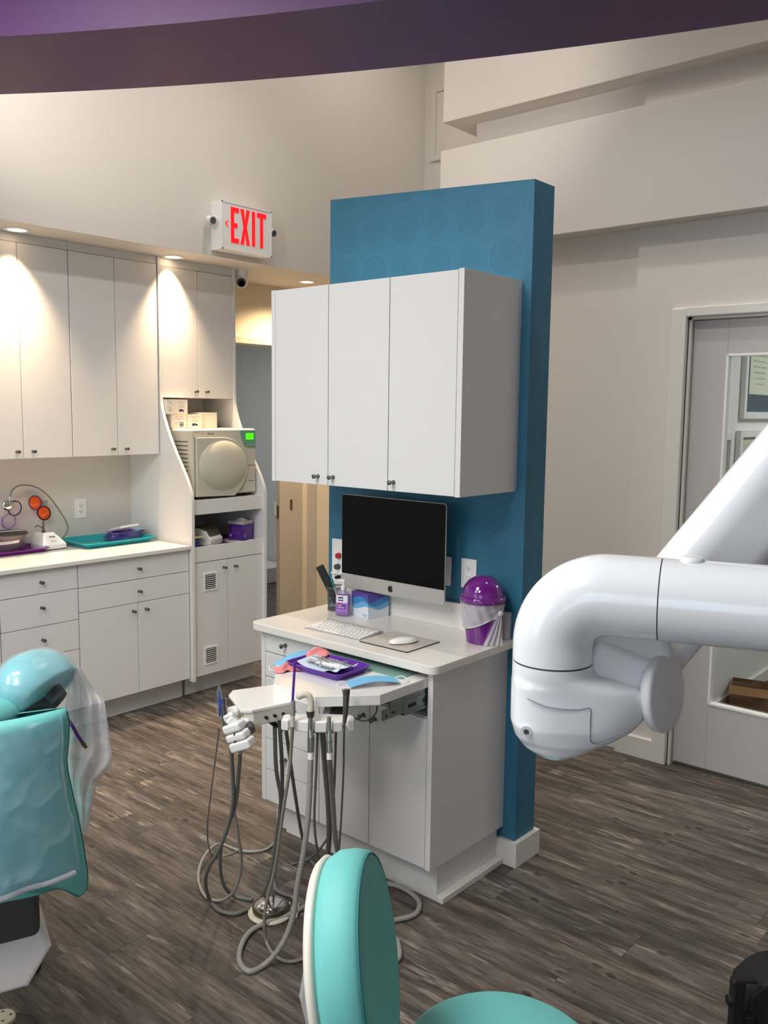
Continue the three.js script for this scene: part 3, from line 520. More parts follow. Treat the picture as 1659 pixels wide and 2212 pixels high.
{
  const t = thing('sanitizer_bottle', 'clear pump bottle of hand sanitizer with a purple label', 'bottle', V(-2.408, CH, -2.552), 0.45);
  const body = new RoundedBoxGeometry(0.058, 0.09, 0.034, 3, 0.01); body.translate(0, 0.045, 0); part(t, 'bottle', body, mat('#c3a6d6', 0.1, { transmission: 0.6, thickness: 0 }));
  const liq = new RoundedBoxGeometry(0.054, 0.07, 0.030, 2, 0.009); liq.translate(0, 0.037, 0); part(t, 'gel', liq, mat('#b690d0', 0.3));
  part(t, 'neck', [lathe([[0, 0], [0.026, 0], [0.022, 0.008], [0.012, 0.016], [0.012, 0.022], [0, 0.022]], 20).scale(1, 1, 0.62).translate(0, 0.088, 0)], mat('#d3bfe0', 0.15, { transmission: 0.5, thickness: 0 }));
  part(t, 'pump', [cyl(0.009, 0.009, 0.016, 16).translate(0, 0.115, 0), cyl(0.004, 0.004, 0.025, 10).translate(0, 0.13, 0), rb(-0.024, 0.008, 0.141, 0.15, -0.006, 0.006, 0.003)], M.white);
  const lab = canvasTex(160, 220, (g, w, h) => { g.fillStyle = '#a678c8'; g.fillRect(0, 0, w, h); g.fillStyle = '#e9e0f2'; g.fillRect(0, 0, w, 96); g.fillStyle = '#1f2c5c'; g.fillRect(28, 22, 70, 54); g.fillStyle = '#fff'; g.font = 'bold 34px sans-serif'; g.fillText('dial', 34, 62); g.fillStyle = '#c33a5e'; g.fillRect(14, 98, 70, 16); g.fillStyle = '#6a2f9c'; g.fillRect(14, 118, 120, 60); g.fillStyle = '#fff'; g.font = 'bold 19px sans-serif'; g.fillText('HAND', 22, 142); g.fillText('SANITIZER', 22, 166); });
  part(t, 'label', quad(V(-0.024, 0.088, 0.0176), V(0.024, 0.088, 0.0176), V(-0.024, 0.018, 0.0176)), new THREE.MeshPhysicalMaterial({ map: lab, roughness: 0.5, side: THREE.DoubleSide }), 'purple and white printed label');
}
{
  const c = V(-1.768, CH, -2.608), t = thing('waste_bin', 'small purple bin with a domed swing lid and a plastic liner', 'bin', c);
  part(t, 'bucket', lathe([[0, 0], [0.054, 0], [0.056, 0.003], [0.076, 0.155], [0.078, 0.158], [0.073, 0.158], [0.052, 0.004], [0, 0.004]], 48), M.binPurple);
  part(t, 'lid_rim', lathe([[0.072, 0.15], [0.0835, 0.15], [0.0845, 0.158], [0.083, 0.168], [0.079, 0.172], [0.073, 0.172], [0.070, 0.16]], 48), M.binPurple);
  const dome = lathe(Array.from({ length: 14 }, (_, i) => { const a = i / 13 * Math.PI / 2; return [0.0745 * Math.cos(a) + 0.0001, 0.168 + 0.076 * Math.sin(a)]; }), 48); part(t, 'dome', dome, M.binPurple);
  const flap = new THREE.SphereGeometry(0.0765, 24, 16, 0.15, Math.PI - 0.3, 0.35, 1.05); flap.rotateY(0.75 + Math.PI); flap.scale(1, 1.02, 1).translate(0, 0.167, 0); part(t, 'swing_flap', flap, M.binPurple);
  // liner folded over the rim, gathered into a knot on the right with a hanging tail
  const kn = 0.0;
  const liner = grid((u, v) => {
    const a = u * Math.PI * 2, toKnot = 0.5 + 0.5 * Math.cos(a + 0.2), len = lerp(0.105, 0.052, toKnot ** 2), y = 0.160 - v * len, rr = 0.0565 + 0.0205 * (y / 0.157) + 0.003 + 0.0035 * noise(u * 26, v * 5 + 3, 26, 0) + 0.002 * Math.sin(u * 90 + v * 6);
    return V(rr * Math.cos(a), y, rr * Math.sin(a));
  }, 96, 14);
  part(t, 'liner', liner, M.bag, 'translucent plastic liner');
  const hem = tube(Array.from({ length: 48 }, (_, i) => { const u = i / 48, a = u * Math.PI * 2, tk = 0.5 + 0.5 * Math.cos(a + 0.2), y = 0.160 - lerp(0.105, 0.052, tk ** 2), rr = 0.0565 + 0.0205 * (y / 0.157) + 0.004; return V(rr * Math.cos(a), y, rr * Math.sin(a)); }), 0.003, 120, 6, true);
  part(t, 'liner_hem', hem, M.bag);
  const K = V(0.085, 0.118, 0.012), tail = grid((u, v) => { const w = 0.006 + 0.028 * v ** 0.8, s = u * 2 - 1; return V(K.x - 0.004 - 0.012 * v + s * w * 0.76 + 0.004 * Math.sin(u * 22 + v * 4), K.y - v * 0.115, K.z + 0.02 * v - s * w * 0.65 + 0.005 * Math.sin(u * 22 + v * 4)); }, 30, 16);
  part(t, 'liner_tail', tail, M.bag);
  part(t, 'liner_knot', new THREE.SphereGeometry(0.009, 12, 10).scale(1, 1.3, 1).translate(K.x, K.y, K.z), M.bag);
}
// plates on the blue partition
function plate(x0, x1, y0, y1, label, duplex) {
  const t = thing('outlet_plate', label, 'outlet', V((x0 + x1) / 2, y0, BZ));
  wpart(t, 'plate', rb(x0, x1, y0, y1, BZ, BZ + 0.006, 0.002), M.white);
  const cx = (x0 + x1) / 2, cy = (y0 + y1) / 2;
  wpart(t, 'insert', rb(cx - 0.017, cx + 0.017, cy - 0.034, cy + 0.034, BZ + 0.004, BZ + 0.0075, 0.001), M.white);
  if (duplex) { const s = []; for (const dy of [-0.018, 0.018]) s.push(bx(cx - 0.0075, cx - 0.0055, cy + dy, cy + dy + 0.009, BZ + 0.007, BZ + 0.0078), bx(cx + 0.0055, cx + 0.0075, cy + dy, cy + dy + 0.008, BZ + 0.007, BZ + 0.0078), bx(cx - 0.002, cx + 0.002, cy + dy - 0.007, cy + dy - 0.003, BZ + 0.007, BZ + 0.0078)); wpart(t, 'slots', s, M.black); }
}
plate(-1.939, -1.869, 1.030, 1.143, 'white duplex outlet on the blue partition behind the bin', true);
plate(-2.058, -1.988, 1.027, 1.140, 'white wall plate on the blue partition half behind the screen', false);
{
  const t = thing('control_plate', 'white wall plate with a red button and grey knob', 'control panel', V(-2.56, 0.954, BZ));
  wpart(t, 'plate', rb(-2.62, -2.5, 0.954, 1.148, BZ, BZ + 0.012, 0.003), M.white);
  wpart(t, 'red_button', rod(V(-2.575, 1.078, BZ + 0.012), V(-2.575, 1.078, BZ + 0.026), 0.013, 0.012, 24), M.red);
  wpart(t, 'grey_knob', rod(V(-2.58, 1.03, BZ + 0.012), V(-2.58, 1.03, BZ + 0.03), 0.013, 0.011, 24), M.darkGrey);
  wpart(t, 'bracket', rb(-2.605, -2.54, 1.0, 1.006, BZ + 0.012, BZ + 0.035, 0.002), M.white);
  wpart(t, 'black_hook', [rod(V(-2.575, 0.985, BZ + 0.012), V(-2.575, 0.985, BZ + 0.035), 0.008, 0.006)], M.black);
}

// ---------------------------------------------------------------- on the left countertop
function flaredTray(t, m, w, d, h, flare, wall = 0.003, lip = 0.008) {
  const ring = (hw, hd, r, y) => { const out = []; const corners = [[1, 1, 0], [-1, 1, 1], [-1, -1, 2], [1, -1, 3]]; for (const [sx, sz, k] of corners) for (let i = 0; i <= 6; i++) { const a = (k + i / 6) * Math.PI / 2; out.push(V(sx * (hw - r) + r * Math.cos(a), y, sz * (hd - r) + r * Math.sin(a))); } return out; };
  const rings = [ring(w / 2 - flare, d / 2 - flare, 0.012, 0), ring(w / 2, d / 2, 0.022, h), ring(w / 2 + lip, d / 2 + lip, 0.028, h), ring(w / 2 + lip, d / 2 + lip, 0.028, h - wall), ring(w / 2 + wall, d / 2 + wall, 0.024, h - wall), ring(w / 2 - flare + wall, d / 2 - flare + wall, 0.013, -0.0)].map(r => r);
  const inner = [ring(w / 2 - flare, d / 2 - flare, 0.012, wall)];
  const n = rings[0].length, pos = [], idx = [];
  const push = r => { const b = pos.length / 3; r.forEach(p => pos.push(p.x, p.y, p.z)); return b; };
  const order = [inner[0], rings[1], rings[2], rings[3], rings[4], rings[5]], base = order.map(push);
  for (let k = 0; k < order.length - 1; k++) for (let i = 0; i < n; i++) { const a = base[k] + i, b = base[k] + (i + 1) % n, c = base[k + 1] + i, e = base[k + 1] + (i + 1) % n; idx.push(a, c, b, b, c, e); }
  const ci = pos.length / 3; pos.push(0, wall, 0); for (let i = 0; i < n; i++) idx.push(ci, base[0] + i, base[0] + (i + 1) % n);
  const cb = pos.length / 3; pos.push(0, 0, 0); for (let i = 0; i < n; i++) idx.push(cb, base[5] + (i + 1) % n, base[5] + i);
  const g = new THREE.BufferGeometry(); g.setAttribute('position', new THREE.Float32BufferAttribute(pos, 3)); g.setIndex(idx); return toCreasedNormals(g, 0.6);
}
const trayMesh = (name, label, cat, pos, turn, m, w, d, h, flare, lip, group) => { const g = flaredTray(null, m, w, d, h, flare, 0.003, lip), o = finish(new THREE.Mesh(g, m)); o.name = numbered(name); o.position.copy(pos); o.rotation.y = turn; m.side = THREE.DoubleSide; scene.add(o); return tag(o, label, cat, group); };
trayMesh('serving_tray', 'wide teal plastic tray on the left countertop', 'tray', V(-4.535, CT, -2.80), 0.02, M.tealTray, 0.31, 0.45, 0.03, 0.028, 0.012);
trayMesh('serving_tray', 'magenta plastic tray under the smoked container', 'tray', V(-4.57, CT, -2.20), 0, M.magenta, 0.2, 0.4, 0.024, 0.02, 0.012);
{
  // wrapped purple trays and paper on the teal tray
  const b = V(-4.545, CT + 0.004, -2.92);
  for (let i = 0; i < 3; i++) trayMesh('instrument_tray', ['lowest purple instrument tray of the stack on the teal tray', 'middle purple instrument tray of the stack on the teal tray', 'topmost purple instrument tray of the stack under white paper'][i], 'tray', V(b.x + 0.006 * (i - 1), b.y + 0.014 * i, b.z + 0.008 * (1 - i)), 0.12 + 0.1 * i, M.purple, 0.13, 0.19, 0.022, 0.014, 0.006);
  const pad = new RoundedBoxGeometry(0.12, 0.014, 0.125, 2, 0.003); pad.rotateZ(0.22); pad.rotateX(0.06); pad.translate(b.x + 0.005, b.y + 0.075, b.z + 0.0);
  single('paper_pad', pad, mat('#e6e4e0', 0.85), 'thick white paper pad tilted on the stack of purple trays', 'paper');
  const bl = grid((u, v) => V(b.x - 0.02 + 0.09 * u, b.y + 0.055 + 0.012 * u - 0.012 * v * v, b.z - 0.12 + 0.07 * v), 6, 6, true); single('blue_napkin', bl, mat('#9cc7dd', 0.85, { side: THREE.DoubleSide }), 'pale blue napkin poking out of the purple tray stack', 'napkin');
  const wrap = grid((u, v) => { const a = u * Math.PI * 2; return V(b.x + 0.088 * Math.cos(a) * (1 - 0.04 * v) + 0.004 * noise(u * 20, v * 4, 20), b.y + 0.004 + 0.05 * v + 0.004 * noise(u * 16, v * 3 + 8, 16), b.z + 0.118 * Math.sin(a) + 0.004 * noise(u * 18, v * 4 + 3, 18)); }, 60, 6); single('plastic_wrap', wrap, M.wrapClear, 'clear plastic wrap around the stack of purple trays', 'wrap');
}
{
  // smoked container with red packets
  const c = V(-4.575, CT + 0.004, -2.225), t = thing('storage_container', 'smoked clear container with a dark lid on the magenta tray', 'container', c);
  const tub = lathe([[0, 0], [0.075, 0], [0.092, 0.1], [0.089, 0.1], [0.072, 0.003], [0, 0.003]], 40); tub.scale(1, 1, 1.12); part(t, 'tub', tub, M.smokeClear);
  const lid = lathe([[0, 0.112], [0.085, 0.112], [0.098, 0.104], [0.098, 0.1], [0.085, 0.1], [0, 0.106]], 40); lid.scale(1, 1, 1.12); part(t, 'lid', lid, mat('#3a3836', 0.3));
  part(t, 'clasp', [rod(V(0.02, 0.116, -0.06), V(0.04, 0.12, 0.08), 0.004), rod(V(0.05, 0.116, -0.06), V(0.05, 0.12, 0.07), 0.004)], M.chrome);
  for (let i = 0; i < 5; i++) { const p = single('red_packet', rb(-0.03, 0.03, 0, 0.004, -0.045, 0.045, 0.002), M.red, 'flat red packet inside the smoked container', 'packet', 'red packets in the container'); p.position.set(c.x + (hash(i, 1) - 0.5) * 0.03, c.y + 0.016 + i * 0.012, c.z + (hash(i, 2) - 0.5) * 0.03); p.rotation.set(0.25 * (hash(i, 3) - 0.5), hash(i, 4) * 3, 0.3 * (hash(i, 5) - 0.5)); }
  const l = canvasTex(256, 32, (g, w, h) => { g.fillStyle = '#f2e9ea'; g.fillRect(0, 0, w, h); g.strokeStyle = '#9a8f92'; g.lineWidth = 3; g.beginPath(); for (let i = 0; i < 22; i++) { g.moveTo(40 + i * 7, 20); g.lineTo(42 + i * 7, 10 + 6 * hash(i, 9)); g.lineTo(45 + i * 7, 20); } g.stroke(); });
  const strip = grid((u, v) => { const a = -1.0 + 1.25 * u, y = 0.066 - 0.014 * v + 0.008 * u, r = 0.075 + 0.017 * y / 0.1 + 0.0012; return V(r * Math.cos(a), y, -r * 1.12 * Math.sin(a)); }, 16, 1); part(t, 'label_strip', strip, new THREE.MeshPhysicalMaterial({ map: l, roughness: 0.6, side: THREE.DoubleSide }), 'white label strip');
}
{
  // white hand-piece maintenance box with hose
  const c = V(-4.575, CT, -2.45), t = thing('bench_unit', 'white wedge-shaped bench unit with a small spout on top', 'dental unit', c);
  const prof = shapeOf([[-0.06, 0.003], [0.064, 0.003], [0.064, 0.035], [0.048, 0.056], [0.028, 0.092], [-0.05, 0.092]]); const body = ext(prof, 0.058 * 2, 0.003, 2); body.rotateY(-Math.PI / 2); body.translate(0.058, 0, 0); body.rotateY(Math.PI / 2 - 0.0);
  // profile along z: taper along both ends
  const box = grid((u, v) => V(0, 0, 0), 1, 1);
  const hull = []; const lo = [[0.075, 0.068], [-0.055, 0.068], [-0.055, -0.072], [0.075, -0.072]], mi = [[0.079, 0.068], [-0.055, 0.068], [-0.055, -0.072], [0.079, -0.072]], hi = [[0.03, 0.036], [-0.05, 0.036], [-0.05, -0.024], [0.03, -0.024]];
  const pos = [], idx = []; [[lo, 0.003], [mi, 0.03], [hi, 0.092]].forEach(([r, y]) => r.forEach(p => pos.push(p[0], y, p[1])));
  for (let k = 0; k < 2; k++) for (let i = 0; i < 4; i++) { const a = k * 4 + i, b = k * 4 + (i + 1) % 4; idx.push(a, b, a + 4, b, b + 4, a + 4); } idx.push(8, 9, 10, 8, 10, 11, 0, 2, 1, 0, 3, 2);
  const g = new THREE.BufferGeometry(); g.setAttribute('position', new THREE.Float32BufferAttribute(pos, 3)); g.setIndex(idx); part(t, 'housing', toCreasedNormals(g, 0.2), M.whiteGloss);
  part(t, 'base_plate', bx(-0.056, 0.078, 0, 0.004, -0.073, 0.069), M.black);
  part(t, 'spout', [lathe([[0, 0.09], [0.011, 0.092], [0.008, 0.104], [0.005, 0.108], [0.0055, 0.125], [0.004, 0.135], [0.0045, 0.145], [0.002, 0.16], [0, 0.16]], 16).translate(-0.005, 0, 0.016), tube([V(-0.005, 0.112, 0.018), V(-0.005, 0.128, 0.04), V(-0.005, 0.132, 0.055), V(-0.005, 0.122, 0.063)], 0.0035, 24)], mat('#6d6450', 0.35, { metalness: 0.9 }));
  const n = V(0.062, 0.049, 0).normalize(), pl = canvasTex(128, 128, (q, w, h) => { q.fillStyle = '#eeece8'; q.fillRect(0, 0, w, h); q.fillStyle = '#2b2b2c'; q.fillRect(40, 22, 66, 16); q.fillStyle = '#e8e8e4'; q.font = 'bold 11px sans-serif'; q.fillText('dci', 64, 34); q.fillStyle = '#2f2f33'; q.font = 'italic 34px serif'; q.fillText('DCI', 38, 106); });
  const at = (u, v) => { const y = lerp(0.035, 0.085, v), x = 0.079 - 0.049 * (y - 0.03) / 0.062 + 0.0008; return V(x, y, lerp(0.05, -0.05, u)); };
  part(t, 'nameplate', quad(at(0.18, 0.9), at(0.82, 0.9), at(0.18, 0.0)), new THREE.MeshPhysicalMaterial({ map: pl, roughness: 0.3, side: THREE.DoubleSide }), 'printed name plate');
  const pts = [[137, 1161], [144, 1150], [146.5, 1140], [142, 1125], [131, 1107], [118, 1088], [104, 1071], [85, 1056], [66, 1049], [48, 1048], [33, 1053], [25, 1062], [22, 1072]].map(([x, y], i) => on('x', lerp(-4.57, -4.62, i / 12), x, y));
  const hose = thing('arched_hose', 'round chrome head on a thin arched hose against the wall', 'hose', pts[pts.length - 1]);
  wpart(hose, 'hose', tube(pts, 0.0042, 90), M.hoseDark); const e = pts[pts.length - 1], hd = on('x', -4.63, 16, 1091);
  wpart(hose, 'collar', rod(e, e.clone().add(V(0, -0.022, 0)), 0.006, 0.008), M.chrome);
  const disc = lathe([[0, 0.016], [0.02, 0.014], [0.026, 0.008], [0.03, 0.004], [0.03, 0], [0, 0]], 32); disc.rotateZ(-Math.PI / 2); disc.translate(hd.x, hd.y, hd.z); wpart(hose, 'head', disc, M.chrome);
}
{
  // hanging protective glasses
  const mk = (label, cx, cy, rim, lens, tilt) => {
    const c = on('x', -4.66, cx, cy), t = thing('safety_glasses', label, 'glasses', c);
    const lens1 = grid((u, v) => { const a = u * Math.PI * 2, r = v; return V(0.018 * (1 - r * r * 0.6), 0.030 * r * Math.sin(a), 0.034 * r * Math.cos(a) + 0.034); }, 28, 6), lens2 = grid((u, v) => { const a = u * Math.PI * 2, r = v; return V(0.018 * (1 - r * r * 0.6), 0.030 * r * Math.sin(a), -0.034 * r * Math.cos(a) - 0.034); }, 28, 6, true);
    const R = g => { g.scale(1.15, 1.15, 1.15); g.rotateX(tilt); return g; };
    part(t, 'lens', R(lens1), lens); part(t, 'lens', R(lens2), lens);
    const ringA = tube(Array.from({ length: 24 }, (_, i) => { const a = i / 24 * Math.PI * 2; return V(0.008, 0.031 * Math.sin(a), 0.034 + 0.035 * Math.cos(a)); }), 0.0025, 48, 6, true), ringB = ringA.clone().scale(1, 1, -1);
    part(t, 'rim', R(merge([ringA, ringB, tube([V(0.008, 0.006, 0.004), V(0.013, 0.012, 0), V(0.008, 0.006, -0.004)], 0.003, 10)])), rim);
    part(t, 'temple', R(tube([V(0.006, 0.012, 0.068), V(-0.01, 0.02, 0.06), V(-0.02, 0.026, 0.02)], 0.0022, 16)), rim); part(t, 'temple', R(tube([V(0.006, 0.012, -0.068), V(-0.01, 0.02, -0.06), V(-0.02, 0.026, -0.02)], 0.0022, 16)), rim);
    return t;
  };
  mk('orange tinted protective glasses hanging tilted on the wall', 84, 1097, M.purpleDark, M.orange, -0.9);
  mk('clear lilac rimmed glasses hanging beside the chrome head', 24, 1112, M.lilac, mat('#f2e6f2', 0.08, { transmission: 0.8, thickness: 0, side: THREE.DoubleSide }), 1.1);
  M.orange.side = THREE.DoubleSide; M.lilac.side = THREE.DoubleSide;
  const h = on('x', -4.69, 89, 1085), k = thing('wall_hook', 'small grey clip hook holding the orange glasses', 'hook', h); wpart(k, 'stem', rod(h, h.clone().add(V(0.05, 0, 0)), 0.004), M.grey); wpart(k, 'clip', rb(h.x + 0.035, h.x + 0.055, h.y - 0.012, h.y + 0.014, h.z - 0.01, h.z + 0.01, 0.003), M.grey);
}
{
  const t = thing('outlet_plate', 'white duplex outlet on the white wall above the teal tray', 'outlet', V(-4.7, 1.048, -2.73));
  wpart(t, 'plate', rb(-4.70, -4.694, 1.048, 1.163, -2.768, -2.692, 0.002), M.white); wpart(t, 'insert', rb(-4.696, -4.6925, 1.07, 1.14, -2.748, -2.712, 0.001), M.white);
  const s = []; for (const y of [1.084, 1.118]) s.push(bx(-4.693, -4.6918, y, y + 0.009, -2.7385, -2.7355), bx(-4.693, -4.6918, y, y + 0.008, -2.7245, -2.7215), bx(-4.693, -4.6918, y - 0.008, y - 0.003, -2.732, -2.728)); wpart(t, 'slots', s, M.black);
}

// ---------------------------------------------------------------- in the tall cabinet
const beige = mat('#cfcab9', 0.4), beigeDark = mat('#b9b5a5', 0.45);
{
  const x = -4.15, z0 = -3.125, z1 = -3.606, y0 = 1.186, y1 = 1.577, t = thing('sterilizer', 'beige tabletop sterilizer with a round bulging door and green display', 'sterilizer', V(-4.36, 1.165, -3.365));
  wpart(t, 'housing', rb(-4.60, x, y0, y1, z1, z0, 0.014, 4), beige);
  wpart(t, 'feet', [[-4.2, -3.17], [-4.2, -3.56], [-4.55, -3.17], [-4.55, -3.56]].map(([a, b]) => rod(V(a, 1.165, b), V(a, y0 + 0.004, b), 0.014)), M.black);
  // door outline in (s, y) with s = z0 - z
  const W = 0.40, d = new THREE.Shape(); d.moveTo(0.018, y0 + 0.006); d.lineTo(0.018, 1.53); d.lineTo(0.2, 1.53); d.bezierCurveTo(0.325, 1.528, W + 0.003, 1.462, W + 0.003, 1.352); d.bezierCurveTo(W + 0.003, 1.268, 0.34, 1.2, 0.305, y0 - 0.004); d.closePath();
  const seam = ext(d, 0.003); seam.rotateY(Math.PI / 2); seam.translate(x - 0.0005, 0, z0); wpart(t, 'door_seam', seam, mat('#4a4438', 0.7));
  const dd = new THREE.Shape(); dd.moveTo(0.024, y0 + 0.004); dd.lineTo(0.024, 1.524); dd.lineTo(0.2, 1.524); dd.bezierCurveTo(0.317, 1.522, W - 0.004, 1.458, W - 0.004, 1.352); dd.bezierCurveTo(W - 0.004, 1.272, 0.331, 1.202, 0.297, y0 - 0.004); dd.closePath();
  const door = ext(dd, 0.02, 0.005, 3, 20); door.rotateY(Math.PI / 2); door.translate(x - 0.002, 0, z0); const D = wpart(t, 'door', door, beige);
  const cap = grid((u, v) => { const a = u * Math.PI * 2, r = v; return V(x + 0.0175 + 0.036 * Math.pow(Math.max(0, 1 - r ** 2.4), 0.8), 1.362 + 0.15 * r * Math.sin(a), z0 - 0.212 + 0.18 * r * Math.cos(a)); }, 48, 16); wpart(D, 'door_bulge', cap, mat('#d3cebc', 0.3, { side: THREE.DoubleSide }));
  const gp = new THREE.Shape(); gp.moveTo(0.355, 1.566); gp.lineTo(0.474, 1.566); gp.lineTo(0.477, 1.462); gp.quadraticCurveTo(0.40, 1.455, 0.385, 1.48); gp.quadraticCurveTo(0.36, 1.52, 0.355, 1.566);
  const gpg = ext(gp, 0.002, 0, 1, 10); gpg.rotateY(Math.PI / 2); gpg.translate(x, 0, z0); wpart(t, 'control_panel', gpg, mat('#6fa08c', 0.35), 'grey green control panel');
  wpart(t, 'display', bx(x + 0.002, x + 0.003, 1.51, 1.55, -3.585, -3.523), glow(0x55ff10, 0.9), 'lit green display');
  wpart(t, 'buttons', [0, 1, 2, 3].map(i => rod(V(x + 0.001, 1.478, -3.53 - i * 0.017), V(x + 0.004, 1.478, -3.53 - i * 0.017), 0.005)), beigeDark);
  wpart(t, 'front_seams', [bx(x, x + 0.001, 1.352, 1.355, -3.604, -3.535), bx(x, x + 0.001, 1.258, 1.261, -3.59, -3.545)], mat('#57503f', 0.7));
  const slots = []; for (let i = 0; i < 8; i++) slots.push(bx(-4.32, -4.19, 1.50 - i * 0.024, 1.506 - i * 0.024, z0 - 0.001, z0 + 0.001)); wpart(t, 'vent_slots', slots, mat('#4c473b', 0.7));
  const nm = canvasTex(128, 40, (g, w, h) => { g.fillStyle = '#d6d2c4'; g.fillRect(0, 0, w, h); g.fillStyle = '#26262a'; g.font = 'bold 25px sans-serif'; g.fillText('Ritter', 26, 29); });
  wpart(t, 'name_badge', quad(V(x + 0.0006, 1.563, -3.215), V(x + 0.0006, 1.563, -3.31), V(x + 0.0006, 1.536, -3.215)), new THREE.MeshPhysicalMaterial({ map: nm, roughness: 0.4, side: THREE.DoubleSide }), 'printed name badge');
}
{
  const boxTex = kind => canvasTex(192, 160, (g, w, h) => {
    g.fillStyle = '#e9e2d6'; g.fillRect(0, 0, w, h); g.fillStyle = '#7f7a72'; g.font = '19px sans-serif'; g.textAlign = 'center';
    if (kind === 0) { g.fillText('STILL EVERY', 96, 32); g.fillText('LABORATORY', 96, 56); g.fillText('USE', 96, 80); g.fillRect(40, 96, 50, 4); g.fillRect(40, 110, 50, 4); g.fillStyle = '#2b3474'; g.fillRect(104, 90, 44, 52); g.fillStyle = '#e9e2d6'; g.fillRect(114, 100, 24, 10); g.fillRect(114, 122, 8, 12); g.fillRect(130, 122, 8, 12); }
    else if (kind === 1) { g.fillText('CONSISTENCY', 96, 32); g.fillText('QUALITY', 96, 58); g.fillText('RELIABILITY', 96, 84); g.fillStyle = '#2b3474'; g.fillRect(58, 104, 54, 26); g.fillRect(112, 112, 20, 18); g.beginPath(); g.arc(74, 132, 7, 0, 7); g.arc(120, 132, 7, 0, 7); g.fill(); }
    else if (kind === 2) { g.strokeStyle = '#4c4a46'; g.lineWidth = 6; g.beginPath(); g.moveTo(40, 20); g.lineTo(110, 60); g.stroke(); g.fillStyle = '#4c4a46'; g.font = 'bold 20px sans-serif'; g.fillText('LABS', 60, 98); g.fillRect(30, 112, 90, 4); g.fillRect(30, 124, 60, 4); }
  });
  const mk = (kind, x, y0, y1, za, zb, label) => {
    const t = thing('supply_box', label, 'box', V(x - 0.055, y0, (za + zb) / 2));
    wpart(t, 'carton', rb(x - 0.11, x, y0, y1, za, zb, 0.0015, 1), mat('#e6dfd2', 0.75)); wpart(t, 'lid_flap', bx(x - 0.11, x + 0.001, y1 - 0.001, y1 + 0.0015, za - 0.001, zb + 0.001), mat('#ebe4d7', 0.75));
    if (kind >= 0) wpart(t, 'print', quad(V(x + 0.0006, y1 - 0.001, zb - 0.002), V(x + 0.0006, y1 - 0.001, za + 0.002), V(x + 0.0006, y0 + 0.001, zb - 0.002)), new THREE.MeshPhysicalMaterial({ map: boxTex(kind), roughness: 0.75, side: THREE.DoubleSide }));
  };
  const y = 1.5775;
  mk(0, -4.35, y, 1.658, -3.24, -3.126, 'white carton printed with a blue badge on the sterilizer');
  mk(1, -4.35, y, 1.658, -3.354, -3.242, 'white carton with a blue truck print in the lower row');
  mk(-1, -4.37, y, 1.67, -3.482, -3.357, 'plain cream carton without print on the sterilizer');
  mk(1, -4.345, 1.6605, 1.745, -3.243, -3.152, 'white carton with a blue truck print in the upper row');
  mk(2, -4.34, 1.6605, 1.745, -3.1505, -3.096, 'white carton with a diagonal black stroke in the upper row');
}
